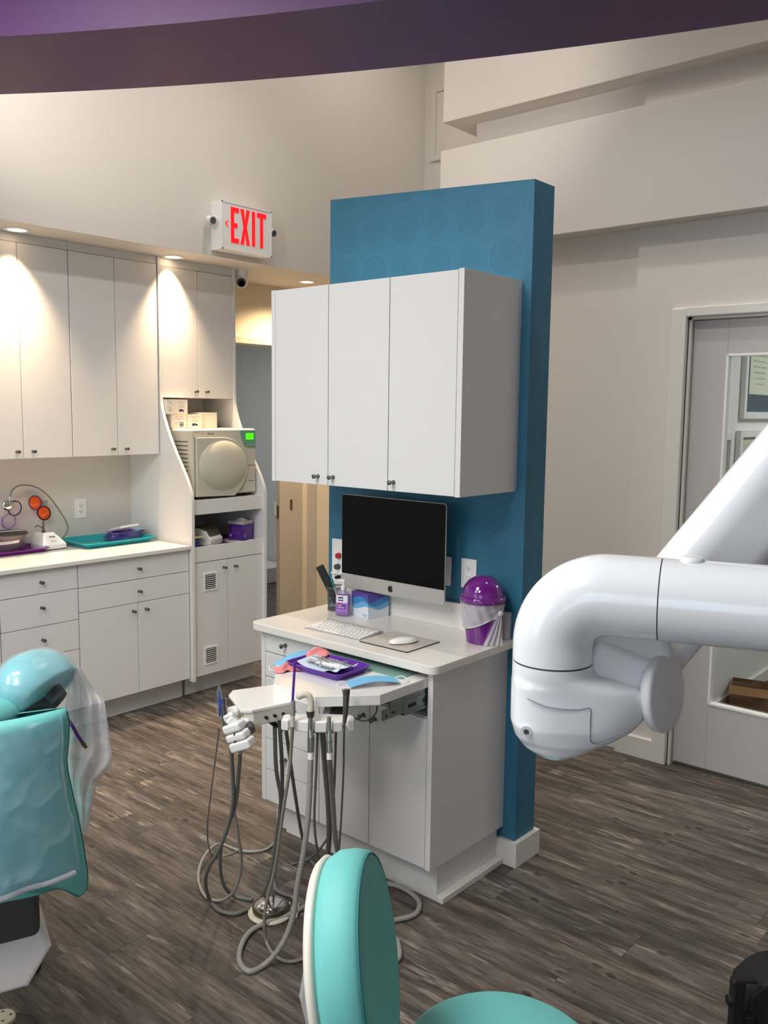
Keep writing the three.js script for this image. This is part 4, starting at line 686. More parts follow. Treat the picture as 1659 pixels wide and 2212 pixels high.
{
  const y = 0.887;
  single('shelf_liner', bx(-4.68, -4.14, y - 0.001, y + 0.001, -3.615, -3.1), mat('#5c2f52', 0.7), 'plum coloured liner sheet on the low open shelf', 'liner');
  const t = thing('label_printer', 'white and grey sealing device with a green side knob', 'device', V(-4.27, y + 0.001, -3.27));
  const s = shapeOf([[-0.1, 0], [0.1, 0], [0.105, 0.03], [0.07, 0.075], [0.02, 0.09], [-0.1, 0.075]]), g = ext(s, 0.14, 0.006, 3); g.translate(0, 0.003, -0.07); part(t, 'housing', g, M.white);
  part(t, 'top_cover', ext(shapeOf([[-0.098, 0.081], [0.02, 0.0985], [0.076, 0.082], [0.1, 0.052], [0.1, 0.056], [0.078, 0.088], [0.02, 0.104], [-0.098, 0.087]]), 0.12).translate(0, 0, -0.062), mat('#4e5148', 0.5)); part(t, 'side_knob', rod(V(0.055, 0.045, -0.075), V(0.055, 0.045, -0.095), 0.021, 0.02, 24), M.green); part(t, 'key_pad', bx(-0.02, 0.03, 0.09, 0.1, -0.03, 0.03), mat('#2b2d2c', 0.5)); t.rotation.y = 0.35;
  single('yellow_folder', rb(-4.36, -4.14, y + 0.056, y + 0.062, -3.2, -3.1, 0.001), M.paperYellow, 'yellow folder lying across the blue box on the low shelf', 'folder');
  single('blue_box', rb(-4.35, -4.15, y + 0.001, y + 0.055, -3.165, -3.1, 0.002), M.blueBox, 'small dark blue box in the corner of the low shelf', 'box');
  const p = thing('wipes_box', 'purple box with an open white top on the low shelf', 'box', V(-4.215, y + 0.005, -3.535), 0.3);
  const lab = canvasTex(256, 192, (g, w, h) => { g.fillStyle = '#4d2382'; g.fillRect(0, 0, w, h); g.fillStyle = '#7d4fae'; g.font = 'bold 30px sans-serif'; g.fillText('wipes', 70, 60); g.fillRect(60, 80, 150, 5); g.fillRect(60, 100, 120, 5); g.fillRect(60, 120, 140, 5); g.fillStyle = '#b9a3d4'; g.beginPath(); g.arc(40, 140, 16, 0, 7); g.fill(); });
  const m = new THREE.MeshPhysicalMaterial({ map: lab, roughness: 0.45 }); part(p, 'carton', new THREE.BoxGeometry(0.11, 0.1, 0.11).translate(0, 0.05, 0), m);
  part(p, 'top_edge', bx(-0.056, 0.056, 0.098, 0.118, -0.056, 0.056), mat('#b9b3b6', 0.6)); part(p, 'tissue', grid((u, v) => V(-0.03 + 0.07 * u, 0.118 + 0.018 * Math.sin(u * 3) * Math.sin(v * 3.1), -0.03 + 0.06 * v), 8, 8, true), mat('#e9e6e2', 0.8, { side: THREE.DoubleSide }));
  single('paper_sheets', [rb(-4.30, -4.16, y + 0.001, y + 0.004, -3.59, -3.41, 0.001)], mat('#cfc6ce', 0.8), 'loose pale sheets beneath the purple box on the low shelf', 'paper');
  single('grey_binder', rb(-4.685, -4.64, y + 0.001, y + 0.17, -3.33, -3.13, 0.004), mat('#55585a', 0.6), 'grey panel standing at the back of the low shelf', 'binder');
}

// ---------------------------------------------------------------- exit sign and cameras
{
  const t = thing('exit_sign', 'white emergency exit sign with red letters and two lamp heads', 'exit sign', V(-4.08, 2.59, -3.44));
  const x = -4.03, z0 = -3.258, z1 = -3.63, y0 = 2.592, y1 = 2.857;
  wpart(t, 'housing', rb(-4.127, x, y0, y1, z1, z0, 0.004), M.white); wpart(t, 'face_frame', [bx(x, x + 0.003, y1 - 0.008, y1, z1, z0), bx(x, x + 0.003, y0, y0 + 0.008, z1, z0), bx(x, x + 0.003, y0, y1, z0 - 0.007, z0), bx(x, x + 0.003, y0, y1, z1, z1 + 0.007)], M.white);
  const redGlow = glow(0xff0a18, 1.15), L = (name, polys) => { const g = merge(polys.map(p => { const e = ext(shapeOf(p), 0.002); e.rotateY(Math.PI / 2); return e; })); g.translate(x + 0.001, 0, 0); wpart(t, name, g, redGlow, 'glowing red letter'); };
  // coordinates: s = -z along the sign, y up
  const a = 2.636, b = 2.832, m = (a + b) / 2, s = 0.017, E = 3.322;
  L('letter_e', [[[E, a], [E, b], [E + 0.058, b], [E + 0.058, b - 0.026], [E + 0.023, b - 0.026], [E + 0.023, m + 0.012], [E + 0.047, m + 0.012], [E + 0.047, m - 0.014], [E + 0.023, m - 0.014], [E + 0.023, a + 0.026], [E + 0.058, a + 0.026], [E + 0.058, a]]]);
  const X = 3.392; L('letter_x', [[[X, b], [X + 0.025, b], [X + 0.0345, m + 0.028], [X + 0.044, b], [X + 0.069, b], [X + 0.047, m], [X + 0.069, a], [X + 0.044, a], [X + 0.0345, m - 0.028], [X + 0.025, a], [X, a], [X + 0.022, m]]]);
  const I = 3.478; L('letter_i', [[[I, a], [I + 0.023, a], [I + 0.023, b], [I, b]]]);
  const T = 3.516; L('letter_t', [[[T, b], [T + 0.07, b], [T + 0.07, b - 0.027], [T + 0.0465, b - 0.027], [T + 0.0465, a], [T + 0.0235, a], [T + 0.0235, b - 0.027], [T, b - 0.027]]]);
  L('arrow', [[[3.281, m + 0.002], [3.298, m + 0.02], [3.303, m + 0.016], [3.288, m + 0.002], [3.303, m - 0.012], [3.298, m - 0.016]]]);
  for (const [z, d] of [[z0, 1], [z1, -1]]) {
    const h = wpart(t, 'lamp_head', [rod(V(-4.09, 2.762, z), V(-4.09, 2.762, z + d * 0.02), 0.016), rod(V(-4.105, 2.76, z + d * 0.034), V(-4.055, 2.742, z + d * 0.042), 0.018, 0.024, 24)], M.white);
    wpart(h, 'lamp_lens', rod(V(-4.054, 2.7416, z + d * 0.0422), V(-4.051, 2.741, z + d * 0.0424), 0.019, 0.018, 24), mat('#55585c', 0.1));
  }
}
{
  const c = on('y', SOFFIT_Y, 530, 588), t = thing('security_camera', 'white dome security camera under the soffit beside the tall cabinet', 'camera', V(-4.45, SOFFIT_Y - 0.1, -3.725));
  const o = V(-4.43, SOFFIT_Y, -3.725);
  wpart(t, 'mount', rod(o, o.clone().add(V(0, -0.035, 0)), 0.055, 0.05, 32), M.white);
  const ball = new THREE.SphereGeometry(0.047, 28, 20); ball.translate(o.x + 0.005, o.y - 0.06, o.z); wpart(t, 'ball', ball, M.white);
  const q = o.clone().add(V(0.005, -0.06, 0)), dir = V(0.75, -0.45, 0.5).normalize(); wpart(t, 'lens_ring', rod(q.clone().addScaledVector(dir, 0.030), q.clone().addScaledVector(dir, 0.05), 0.031, 0.027, 28), M.darkGrey); wpart(t, 'lens', rod(q.clone().addScaledVector(dir, 0.049), q.clone().addScaledVector(dir, 0.052), 0.02, 0.018, 24), M.blackGloss);
}

// ---------------------------------------------------------------- room behind the glazed door
{
  const X = -1.733;
  const fr = (z0, z1, y0, y1, matc, paper, label, rows) => {
    const t = thing('framed_diploma', label, 'frame', V(X, y0, (z0 + z1) / 2));
    wpart(t, 'frame', [rb(X, X + 0.03, y0, y0 + 0.04, z1 + 0.0405, z0 - 0.0405, 0.003), rb(X, X + 0.03, y1 - 0.04, y1, z1 + 0.0405, z0 - 0.0405, 0.003), rb(X, X + 0.03, y0, y1, z0 - 0.04, z0, 0.003), rb(X, X + 0.03, y0, y1, z1, z1 + 0.04, 0.003)], M.white);
    wpart(t, 'mount', bx(X + 0.001, X + 0.012, y0 + 0.03, y1 - 0.03, z1 + 0.03, z0 - 0.03), matc);
    const tex = canvasTex(256, 320, (g, w, h) => { g.fillStyle = paper; g.fillRect(0, 0, w, h); g.strokeStyle = '#6f7466'; g.lineWidth = 2; g.beginPath(); g.arc(128, 80, 70, Math.PI * 1.1, Math.PI * 1.9); g.stroke(); for (let r = 0; r < rows; r++) { const yy = 90 + r * 34, n = 12 + Math.floor(hash(r, 8) * 14); g.beginPath(); for (let i = 0; i < n; i++) { const xx = 128 - n * 4 + i * 8; g.moveTo(xx, yy); g.lineTo(xx + 3, yy - 8 * hash(i, r) - 3); g.lineTo(xx + 6, yy); } g.stroke(); } });
    wpart(t, 'certificate', quad(V(X + 0.0128, y1 - 0.075, z0 - 0.11), V(X + 0.0128, y1 - 0.075, z1 + 0.11), V(X + 0.0128, y0 + 0.14, z0 - 0.11)), new THREE.MeshPhysicalMaterial({ map: tex, roughness: 0.7, side: THREE.DoubleSide }));
  };
  fr(-5.038, -5.60, 1.674, 2.19, mat('#54606b', 0.8), '#d8dcc6', 'white framed diploma with a blue-grey mount behind the door glass', 6);
  fr(-5.01, -5.55, 1.10, 1.61, mat('#d6d3bf', 0.8), '#cfcdb6', 'white framed certificate with a cream mount behind the door glass', 5);
  fr(-4.52, -4.90, 1.20, 1.60, mat('#d6d3bf', 0.8), '#cfcdb6', 'white framed certificate nearest the door jamb behind the glass', 4);
  const t = thing('cardboard_box', 'open brown cardboard box on the floor behind the glazed door', 'box', V(-1.60, 0, -5.12), 0.25);
  part(t, 'walls', [bx(-0.11, 0.11, 0, 0.16, 0.085, 0.09), bx(-0.11, 0.11, 0, 0.16, -0.09, -0.085), bx(-0.11, -0.105, 0, 0.16, -0.085, 0.085), bx(0.105, 0.11, 0, 0.16, -0.085, 0.085), bx(-0.11, 0.11, 0, 0.005, -0.09, 0.09)], M.card);
  part(t, 'flap', grid((u, v) => V(-0.11 + 0.22 * u, 0.16 - 0.03 * v, 0.09 + 0.06 * v), 2, 2), mat('#8a6236', 0.85, { side: THREE.DoubleSide }));
}

// ---------------------------------------------------------------- pull-out work surface and what lies on it
const ST = 0.815;
{
  const t = thing('pull_out_table', 'white pull-out work surface with cut corners and steel slides', 'table', V(-1.99, 0.78, -2.1));
  wpart(t, 'slab', slabPoly([[-1.748, -2.6], [-1.748, -2.022], [-1.882, -1.873], [-2.069, -1.869], [-2.230, -2.03], [-2.230, -2.6]], 0.781, ST, 0.002), M.whiteGloss);
  wpart(t, 'glass_plate', slabPoly([[-1.80, -2.58], [-1.80, -2.19], [-2.225, -2.19], [-2.225, -2.58]], ST, ST + 0.004), M.glassTeal, 'greenish glass plate');
  for (const x of [-1.757, -2.221]) {
    wpart(t, 'slide_outer', [bx(x - 0.005, x + 0.005, 0.715, 0.762, -2.6, -2.145), bx(x - 0.007, x + 0.008, 0.757, 0.764, -2.6, -2.145), bx(x - 0.007, x + 0.008, 0.713, 0.72, -2.6, -2.145)], M.zinc);
    wpart(t, 'slide_inner', [bx(x - 0.003, x + 0.004, 0.722, 0.754, -2.2, -2.045), bx(x - 0.004, x + 0.006, 0.752, 0.781, -2.3, -2.08)], M.zinc);
    wpart(t, 'slide_holes', [rod(V(x + 0.004, 0.735, -2.06), V(x + 0.006, 0.735, -2.06), 0.004), rod(V(x + 0.004, 0.738, -2.09), V(x + 0.006, 0.738, -2.09), 0.003), rod(V(x + 0.004, 0.738, -2.10), V(x + 0.006, 0.738, -2.10), 0.003), bx(x + 0.005, x + 0.0058, 0.733, 0.745, -2.21, -2.17), bx(x + 0.005, x + 0.0058, 0.735, 0.745, -2.255, -2.245)], M.black);
  }
  wpart(t, 'underside_arm', [rod(V(-1.93, 0.765, -2.1), V(-1.87, 0.735, -1.93), 0.022, 0.02), rb(-2.05, -1.86, 0.762, 0.781, -2.2, -1.95, 0.004)], M.darkGrey);
}
trayMesh('instrument_tray', 'purple instrument tray with dental tools on the pull-out surface', 'tray', V(-2.053, ST, -2.10), 0.03, M.purple, 0.245, 0.165, 0.024, 0.014, 0.006);
{
  const b = V(-2.053, ST + 0.006, -2.10);
  const nap = grid((u, v) => V(b.x - 0.095 + 0.19 * u, b.y + 0.004 + 0.01 * noise(u * 6, v * 5) + 0.012 * Math.pow(Math.abs(u - 0.5) * 2, 3), b.z - 0.055 + 0.11 * v), 18, 14, true);
  single('tray_napkin', nap, mat('#cfe0ec', 0.85, { side: THREE.DoubleSide }), 'pale blue paper napkin lining the purple instrument tray', 'napkin');
  const top = b.y + 0.014;
  const syr = thing('syringe', 'white plastic syringe lying in the purple instrument tray', 'syringe', V(b.x + 0.03, top, b.z + 0.02), 0.12);
  part(syr, 'barrel', rod(V(-0.03, 0.007, 0), V(0.045, 0.007, 0), 0.007, 0.007, 16), M.white); part(syr, 'flange', rb(-0.034, -0.03, 0.0, 0.016, -0.014, 0.014, 0.001), M.white); part(syr, 'plunger', rod(V(-0.055, 0.007, 0), V(-0.03, 0.007, 0), 0.004), M.white); part(syr, 'tip', rod(V(0.045, 0.007, 0), V(0.06, 0.007, 0), 0.003, 0.002), M.white);
  const labs = ['steel mirror handle lying across the pale napkin', 'steel probe lying along the rear of the napkin', 'steel tweezers lying near the tray edge'];
  [[-0.035, -0.028, 0.15, 0.13], [0.03, -0.035, -0.1, 0.12], [-0.02, -0.008, -0.2, 0.11]].forEach(([dx, dz, a, l], i) => { const o = thing(['mouth_mirror', 'dental_probe', 'tweezers'][i], labs[i], 'instrument', V(b.x + dx, top + 0.002, b.z + dz), a); part(o, 'handle', rod(V(-l / 2, 0.003, 0), V(l / 2, 0.003, 0), 0.003), M.chrome); part(o, 'tip', [rod(V(l / 2, 0.003, 0), V(l / 2 + 0.016, 0.008, 0.003), 0.002, 0.001), i ? rod(V(-l / 2, 0.003, 0), V(-l / 2 - 0.012, 0.007, 0.004), 0.002, 0.001) : new THREE.CylinderGeometry(0.009, 0.009, 0.002, 16).translate(l / 2 + 0.02, 0.009, 0.003)], M.chrome); });
  const pouch = grid((u, v) => V(b.x - 0.075 + 0.13 * u, top + 0.003 + 0.006 * noise(u * 7 + 4, v * 4), b.z + 0.002 + 0.028 * v + 0.01 * u), 16, 6, true); single('sterile_pouch', pouch, mat('#a9a8ac', 0.4, { side: THREE.DoubleSide }), 'grey sterile pouch along the front of the purple tray', 'pouch');
  // two folded face masks and two pink gloves
  const mask = (name, label, c, ang, L, W) => {
    const t = thing(name, label, 'face mask', c, ang);
    const f = k => grid((u, v) => V((u - 0.5) * L, 0.004 + k + 0.012 * Math.sin(u * Math.PI) + 0.0025 * Math.abs(((v * 4) % 1) - 0.5), (v - 0.5) * W), 24, 16, true);
    part(t, 'blue_layer', f(0.002), mat('#7cbfe8', 0.85, { side: THREE.DoubleSide })); part(t, 'white_layer', f(0), mat('#eef1f2', 0.85, { side: THREE.DoubleSide }));
    for (const s of [-1, 1]) part(t, 'ear_loop', tube([V(s * L / 2, 0.006, -W / 2 + 0.004), V(s * (L / 2 + 0.02), 0.012, -W * 0.35), V(s * (L / 2 + 0.034), 0.006, 0), V(s * (L / 2 + 0.02), 0.004, W * 0.35), V(s * L / 2, 0.005, W / 2 - 0.004)], 0.0015, 30, 6), M.maskWhite);
    return t;
  };
  mask('face_mask', 'blue folded face mask at the cut corner of the pull-out surface', V(-1.832, ST, -2.085), 1.02, 0.17, 0.07);
  const ml = mask('face_mask', 'blue folded face mask hanging over the rear edge beside pink gloves', V(-2.205, ST + 0.002, -2.10), 1.5, 0.17, 0.055); ml.rotation.z = 0.12;
  const glove = (label, c, a) => { const g = grid((u, v) => { const r = 0.045 * (1 - 0.2 * Math.sin(v * 9)), x = (u - 0.5) * 0.085, z = (v - 0.5) * 0.07; return V(x, 0.006 + 0.022 * Math.exp(-((u - 0.5) ** 2 + (v - 0.5) ** 2) * 7) + 0.012 * noise(u * 5 + c.x * 9, v * 5), z + 0.01 * Math.sin(u * 7)); }, 18, 14, true); const o = single('crumpled_glove', g, mat('#e88f90', 0.8, { side: THREE.DoubleSide }), label, 'glove'); o.position.copy(c); o.rotation.y = a; };
  glove('crumpled pink glove tucked at the back corner of the purple tray', V(-2.165, ST + 0.018, -2.165), 0.4); glove('crumpled pink glove lying at the side of the purple tray', V(-2.155, ST, -2.005), 0.9);
}

// ---------------------------------------------------------------- dental delivery unit under the pull-out surface
// path of a hose: [pixel x, pixel y, depth | 'f' lying on the floor | null for in between]
function hose(list, r) {
  const p = list.map(([x, y, d]) => d === 'f' ? on('y', r + 0.001, x, y) : d ? dp(x, y, d) : null), dep = list.map(([x, y, d], i) => p[i] ? p[i].clone().sub(EYE).dot(FW) : null);
  list.forEach(([x, y], i) => { if (p[i]) return; let a = i, b = i; while (dep[a] === null) a--; while (dep[b] === null) b++; p[i] = dp(x, y, lerp(dep[a], dep[b], (i - a) / (b - a))); if (p[i].y < r) p[i].y = r + 0.001; });
  for (const q of p) if (q.y < r + 0.001) q.y = r + 0.001;
  return tube(p, r, Math.max(40, list.length * 7), 8);
}
{
  const t = thing('delivery_head', 'white dental delivery head with a dished top and hanging hoses', 'dental unit', V(-2.07, 0.72, -1.82));
  const top = [[-2.19, -1.80], [-2.135, -1.935], [-1.97, -1.86], [-2.004, -1.72], [-2.03, -1.70], [-2.165, -1.765]];
  wpart(t, 'dished_top', slabPoly(top, 0.772, 0.784, 0.003), M.whiteGloss);
  wpart(t, 'body', slabPoly([[-2.15, -1.80], [-2.115, -1.91], [-1.974, -1.855], [-2.006, -1.728], [-2.03, -1.715]], 0.728, 0.774, 0.004), M.whiteWarm);
  wpart(t, 'nose', rb(-2.05, -2.01, 0.70, 0.755, -1.745, -1.705, 0.012, 3), M.white);
  for (let i = 0; i < 3; i++) { const c = V(lerp(-2.0, -1.975, 0.2 + i * 0.28), 0.75, lerp(-1.745, -1.85, 0.2 + i * 0.28)); wpart(t, 'socket', rod(c, c.clone().add(V(0.012, 0, 0.003)), 0.005, 0.005, 14), M.black); }
  const hs = [
    ['hose', 0.0065, M.hoseDark, [[593, 1556, 2.78], [597, 1665], [606, 1717], [605, 1752], [597, 1805], [587, 1875], [576, 1910], [562, 1941, 'f'], [537, 1962, 'f'], [509, 1974, 'f'], [478, 1969, 'f'], [457, 1951, 'f'], [444, 1910, null], [450, 1875, null], [471, 1840, null], [495, 1777, null], [504, 1728, null], [502, 1665, null], [498, 1600, 2.66]]],
    ['hose', 0.0065, M.hoseDark, [[603, 1556, 2.77], [609, 1647], [609, 1717], [604, 1787], [598, 1850], [592, 1895, 'f'], [600, 1925, 'f'], [640, 1940, 'f']]],
    ['hose', 0.006, M.hoseDark, [[616, 1558, 2.77], [625, 1630], [635, 1700], [646, 1770], [654, 1812], [664, 1850, 'f'], [690, 1880, 'f']]],
    ['hose', 0.007, M.black, [[580, 1556, 2.77], [590, 1563], [602, 1568], [628, 1566], [650, 1562, 2.8]]],
  ];
  for (const [n, r, m, l] of hs) wpart(t, n, hose(l, r), m);
}
{
  // white holder bar with four notches, seen square on
  const c = dp(688, 1545, 2.72); c.y = 0.722;
  const t = thing('handpiece_holder', 'white curved holder bar with four notches', 'holder', c, YAW), s = new THREE.Shape(), notch = [-0.079, -0.018, 0.037, 0.085], r = 0.011;
  const fz = x => 0.042 - 1.6 * x * x, bz = x => -0.028 + 0.9 * x * x;
  s.moveTo(-0.106, -bz(-0.106)); for (let i = 0; i <= 12; i++) { const x = lerp(-0.1, 0.1, i / 12); s.lineTo(x, -bz(x)); } s.lineTo(0.108, -0.0); s.lineTo(0.106, -fz(0.106));
  for (let k = 3; k >= 0; k--) { const x = notch[k]; s.lineTo(x + r + 0.003, -fz(x + r)); for (let i = 0; i <= 10; i++) { const a = i / 10 * Math.PI; s.lineTo(x + r * Math.cos(a), -(fz(x) - 0.008) + r * Math.sin(a) * 1.3); } s.lineTo(x - r - 0.003, -fz(x - r)); }
  s.lineTo(-0.108, -fz(-0.106)); s.closePath();
  const g = ext(s, 0.034, 0.004, 2); g.rotateX(-Math.PI / 2); part(t, 'bar', g, M.whiteGloss);
  part(t, 'bracket', [rb(-0.02, 0.05, -0.012, 0.004, -0.02, 0.02, 0.004), rod(V(0.02, 0.02, -0.02), V(0.03, 0.05, -0.11), 0.012)], M.grey);
  const add = (r2, m, l) => { const g2 = hose(l, r2), inv = new THREE.Matrix4().makeRotationY(-YAW); g2.translate(-c.x, -c.y, -c.z); g2.applyMatrix4(inv); part(t, 'hose', g2, m); };
  add(0.0045, M.hoseBrown, [[686, 1572, 2.72], [683, 1665], [679, 1770], [684, 1826], [697, 1880, 'f'], [720, 1905, 'f']]);
  add(0.009, M.hoseDark, [[696, 1572, 2.73], [703, 1665], [709, 1735], [711, 1805], [707, 1861, null], [705, 1900, 'f'], [730, 1925, 'f']]);
  add(0.004, M.hoseDark, [[726, 1560, 2.73], [724, 1647], [721, 1717], [716, 1790], [690, 1835, null], [662, 1858, 'f'], [630, 1868, 'f']]);
}
{
  const D = 2.675;
  const P = (x, y, d = D) => dp(x, y, d);
  // saliva ejector with purple tip
  let t = thing('saliva_ejector', 'grey saliva ejector valve carrying a tall purple straw', 'ejector', P(632, 1545));
  wpart(t, 'straw', rod(P(632, 1516), P(637, 1430), 0.0042, 0.0042, 12), M.purple, 'purple straw'); wpart(t, 'valve', [rod(P(632, 1545), P(633, 1514), 0.0085, 0.007, 16), rod(P(626, 1537), P(640, 1536), 0.004)], M.grey); wpart(t, 'sleeve', rod(P(632, 1570), P(632, 1545), 0.0055, 0.008, 16), mat('#cfcdc6', 0.4));
  wpart(t, 'hose', hose([[632, 1570, D], [630, 1600], [625, 1665], [614, 1735], [604, 1805], [597, 1857], [586, 1910], [576, 1948], [571, 1997, null], [576, 2035, 'f'], [590, 2060, 'f'], [607, 2073, 'f'], [632, 2077, 'f'], [665, 2068, 'f'], [700, 2060, 'f']], 0.0055), M.hoseBrown);
  // large suction with cream tip
  t = thing('suction_handpiece', 'steel suction handpiece with a cream curved tip', 'handpiece', P(672, 1600));
  wpart(t, 'cream_tip', [tube([P(670, 1540), P(672, 1525), P(670, 1510), P(665, 1502), P(656, 1500), P(647, 1504)], 0.0105, 30, 12), new THREE.SphereGeometry(0.0105, 12, 10).translate(...P(647, 1504).toArray())], M.offwhite); wpart(t, 'ring', rod(P(671, 1549), P(671, 1536), 0.011, 0.0145, 20), M.darkSteel);
  wpart(t, 'steel_body', [rod(P(670, 1575), P(671, 1549), 0.0075, 0.008, 18), rod(P(672, 1592), P(670, 1575), 0.0105, 0.0075, 18), rod(P(672, 1624), P(672, 1592), 0.0105, 0.011, 18)], M.steel); wpart(t, 'collar', rod(P(671, 1640), P(672, 1624), 0.0092, 0.0092, 18), M.white);
  wpart(t, 'hose', hose([[671, 1638, D], [670, 1675], [665, 1770], [656, 1840], [643, 1910], [633, 1980], [608, 2042, null], [571, 2084, 'f'], [540, 2099, 'f'], [520, 2082, 'f'], [519, 2050, 'f'], [541, 2012, 'f'], [576, 1993, 'f'], [625, 1976, 'f'], [665, 1956, 'f'], [720, 1940, 'f'], [770, 1925, 'f']], 0.0088), M.hoseGrey);
  // small suction
  t = thing('suction_handpiece', 'plain steel suction handpiece with a white collar and no tip', 'handpiece', P(712, 1600));
  wpart(t, 'steel_body', [rod(P(711, 1578), P(711, 1548), 0.0065, 0.0065, 18), rod(P(711, 1601), P(711, 1578), 0.0095, 0.0065, 18), rod(P(712, 1624), P(711, 1603), 0.011, 0.009, 18), rod(P(711, 1604), P(711, 1600), 0.0105, 0.0105, 18)], M.steel); wpart(t, 'collar', rod(P(712, 1640), P(712, 1624), 0.0092, 0.0092, 18), M.white);
  wpart(t, 'hose', hose([[712, 1638, D], [715, 1675], [719, 1735], [724, 1805], [733, 1850], [748, 1895, 'f'], [790, 1903, 'f'], [822, 1906, 'f'], [862, 1915, 'f'], [890, 1931, 'f'], [906, 1951, 'f'], [895, 1976, 'f'], [850, 1988, 'f'], [800, 1996, 'f'], [790, 2020, 'f'], [848, 2022, 'f'], [862, 2048, 'f'], [858, 2074, 'f'], [820, 2085, 'f']], 0.0088), M.hoseGrey);
  // air water syringe
  t = thing('air_water_syringe', 'slender grey air and water syringe in the end notch', 'syringe', P(748, 1540));
  wpart(t, 'body', [rod(P(746, 1545), P(748, 1500), 0.0075, 0.0105, 18), rod(P(748, 1500), P(748, 1489), 0.0105, 0.0125, 18), rod(P(744, 1560), P(746, 1545), 0.0055, 0.0075, 16)], M.darkSteel); wpart(t, 'button', rod(P(742, 1492), P(740, 1491), 0.006, 0.005), M.chrome); wpart(t, 'hose', hose([[744, 1560, D], [743, 1600], [742, 1665], [737, 1770], [733, 1833], [735, 1880, 'f'], [770, 1900, 'f']], 0.0036), M.hoseBrown);
  // cord beside the slides
  single('control_cable', tube([dp(815, 1525, 2.75), dp(812, 1540, 2.75), dp(800, 1553, 2.75), dp(783, 1557, 2.75), dp(760, 1548, 2.76)], 0.0022, 30), M.black, 'thin black cable looping under the pull-out surface', 'cable');
}
{
  // left cluster of white holders
  const D = 2.68, o = dp(515, 1585, D), t = thing('handpiece_cluster', 'cluster of white swivel handpiece holders on the delivery head', 'holder', o, YAW), k = D / FOC;
  const L = (px, py, z = 0) => V((px - 515) * k, -(py - 1585) * k, z);
  const cup = (px, py, z, w, h, ang, rot) => { const g = new RoundedBoxGeometry(w, h, 0.05, 4, 0.008); g.rotateZ(ang); g.rotateY(rot); const q = L(px, py, z); return g.translate(q.x, q.y, q.z); };
  part(t, 'pivot_arm', [cup(512, 1572, -0.02, 0.085, 0.028, -0.8, 0.2)], M.white);
  part(t, 'cup', [cup(526, 1603, 0.02, 0.07, 0.03, 0.38, -0.3)], M.whiteGloss); part(t, 'cup', [cup(516, 1586, 0.01, 0.066, 0.024, 0.38, -0.3)], M.whiteGloss); part(t, 'cup', [cup(506, 1569, 0, 0.06, 0.026, 0.38, -0.3)], M.whiteGloss); part(t, 'cup', [cup(491, 1552, -0.02, 0.034, 0.03, 0.2, 0.3)], M.white); part(t, 'cup', [cup(498, 1548, -0.05, 0.03, 0.022, 0.2, 0.3)], M.white);
  part(t, 'lock_knob', rod(L(536, 1572, -0.03), L(543, 1577, 0.0), 0.012, 0.013, 18), M.darkGrey);
  part(t, 'post', [rod(L(512, 1600, 0.03), L(510, 1576, 0.03), 0.004, 0.003, 12), rod(L(513, 1602, 0.03), L(512, 1592, 0.03), 0.006, 0.005, 12)], M.brass);
  const W = (x, y, d = D) => dp(x, y, d);
  const h = thing('dental_handpiece', 'steel handpiece with a blue sleeve in the swivel holders', 'handpiece', W(487, 1560));
  wpart(h, 'steel_body', [rod(W(490, 1570), W(482, 1525), 0.0115, 0.0085, 18), rod(W(482, 1525), W(482, 1508), 0.0085, 0.006, 16)], M.darkSteel); wpart(h, 'blue_sleeve', rod(W(480, 1523), W(480, 1510), 0.0075, 0.0075, 14), mat('#2b3f96', 0.35)); wpart(h, 'trigger', tube([W(483, 1512), W(487, 1508), W(488, 1520)], 0.0022, 12), M.steel);
  wpart(h, 'hose', hose([[497, 1600, D], [501, 1665], [503, 1728], [514, 1805, null], [521, 1850, null], [518, 1892, null], [502, 1930, null], [474, 1946, 'f'], [450, 1941, 'f'], [432, 1917, null], [429, 1885, null], [439, 1854, null], [460, 1829, null], [481, 1824, 'f'], [513, 1836, 'f'], [544, 1840, 'f'], [576, 1834, 'f'], [597, 1815, 'f']], 0.0055), M.hoseGrey);
  const br = thing('wrapped_brush', 'clear wrapped blue brush standing in the swivel holders', 'brush', W(473, 1540));
  wpart(br, 'handle', rod(W(475, 1548), W(474, 1492), 0.003, 0.002, 10), mat('#3346a8', 0.35)); wpart(br, 'wrapper', grid((u, v) => { const s = (u - 0.5) * 0.022 * Math.sin(0.25 + v * 2.6), q = W(474, lerp(1552, 1480, v)); return q.addScaledVector(RT, s).addScaledVector(FW, -0.008 * Math.sin(u * 6 + v * 3)); }, 8, 14), M.film); wpart(br, 'cord', hose([[473, 1575, 2.7], [464, 1647], [455, 1717], [448, 1787], [452, 1833, null], [467, 1850, 'f'], [499, 1845, 'f'], [513, 1837, 'f']], 0.0028), M.hoseBrown);
  const h2 = thing('air_handpiece_hose', 'grey hose dropping from the lowest swivel cup to the pedal', 'hose', W(520, 1620));
  wpart(h2, 'hose', hose([[520, 1615, 2.66], [516, 1665], [509, 1735], [492, 1784], [478, 1826], [476, 1875], [485, 1915, null], [509, 1937, 'f'], [530, 1942, 'f'], [545, 1944, 'f']], 0.006), M.hoseDark); wpart(h2, 'connector', rod(W(520, 1612, 2.66), W(519, 1628, 2.66), 0.008, 0.007, 14), M.hoseGrey);
}
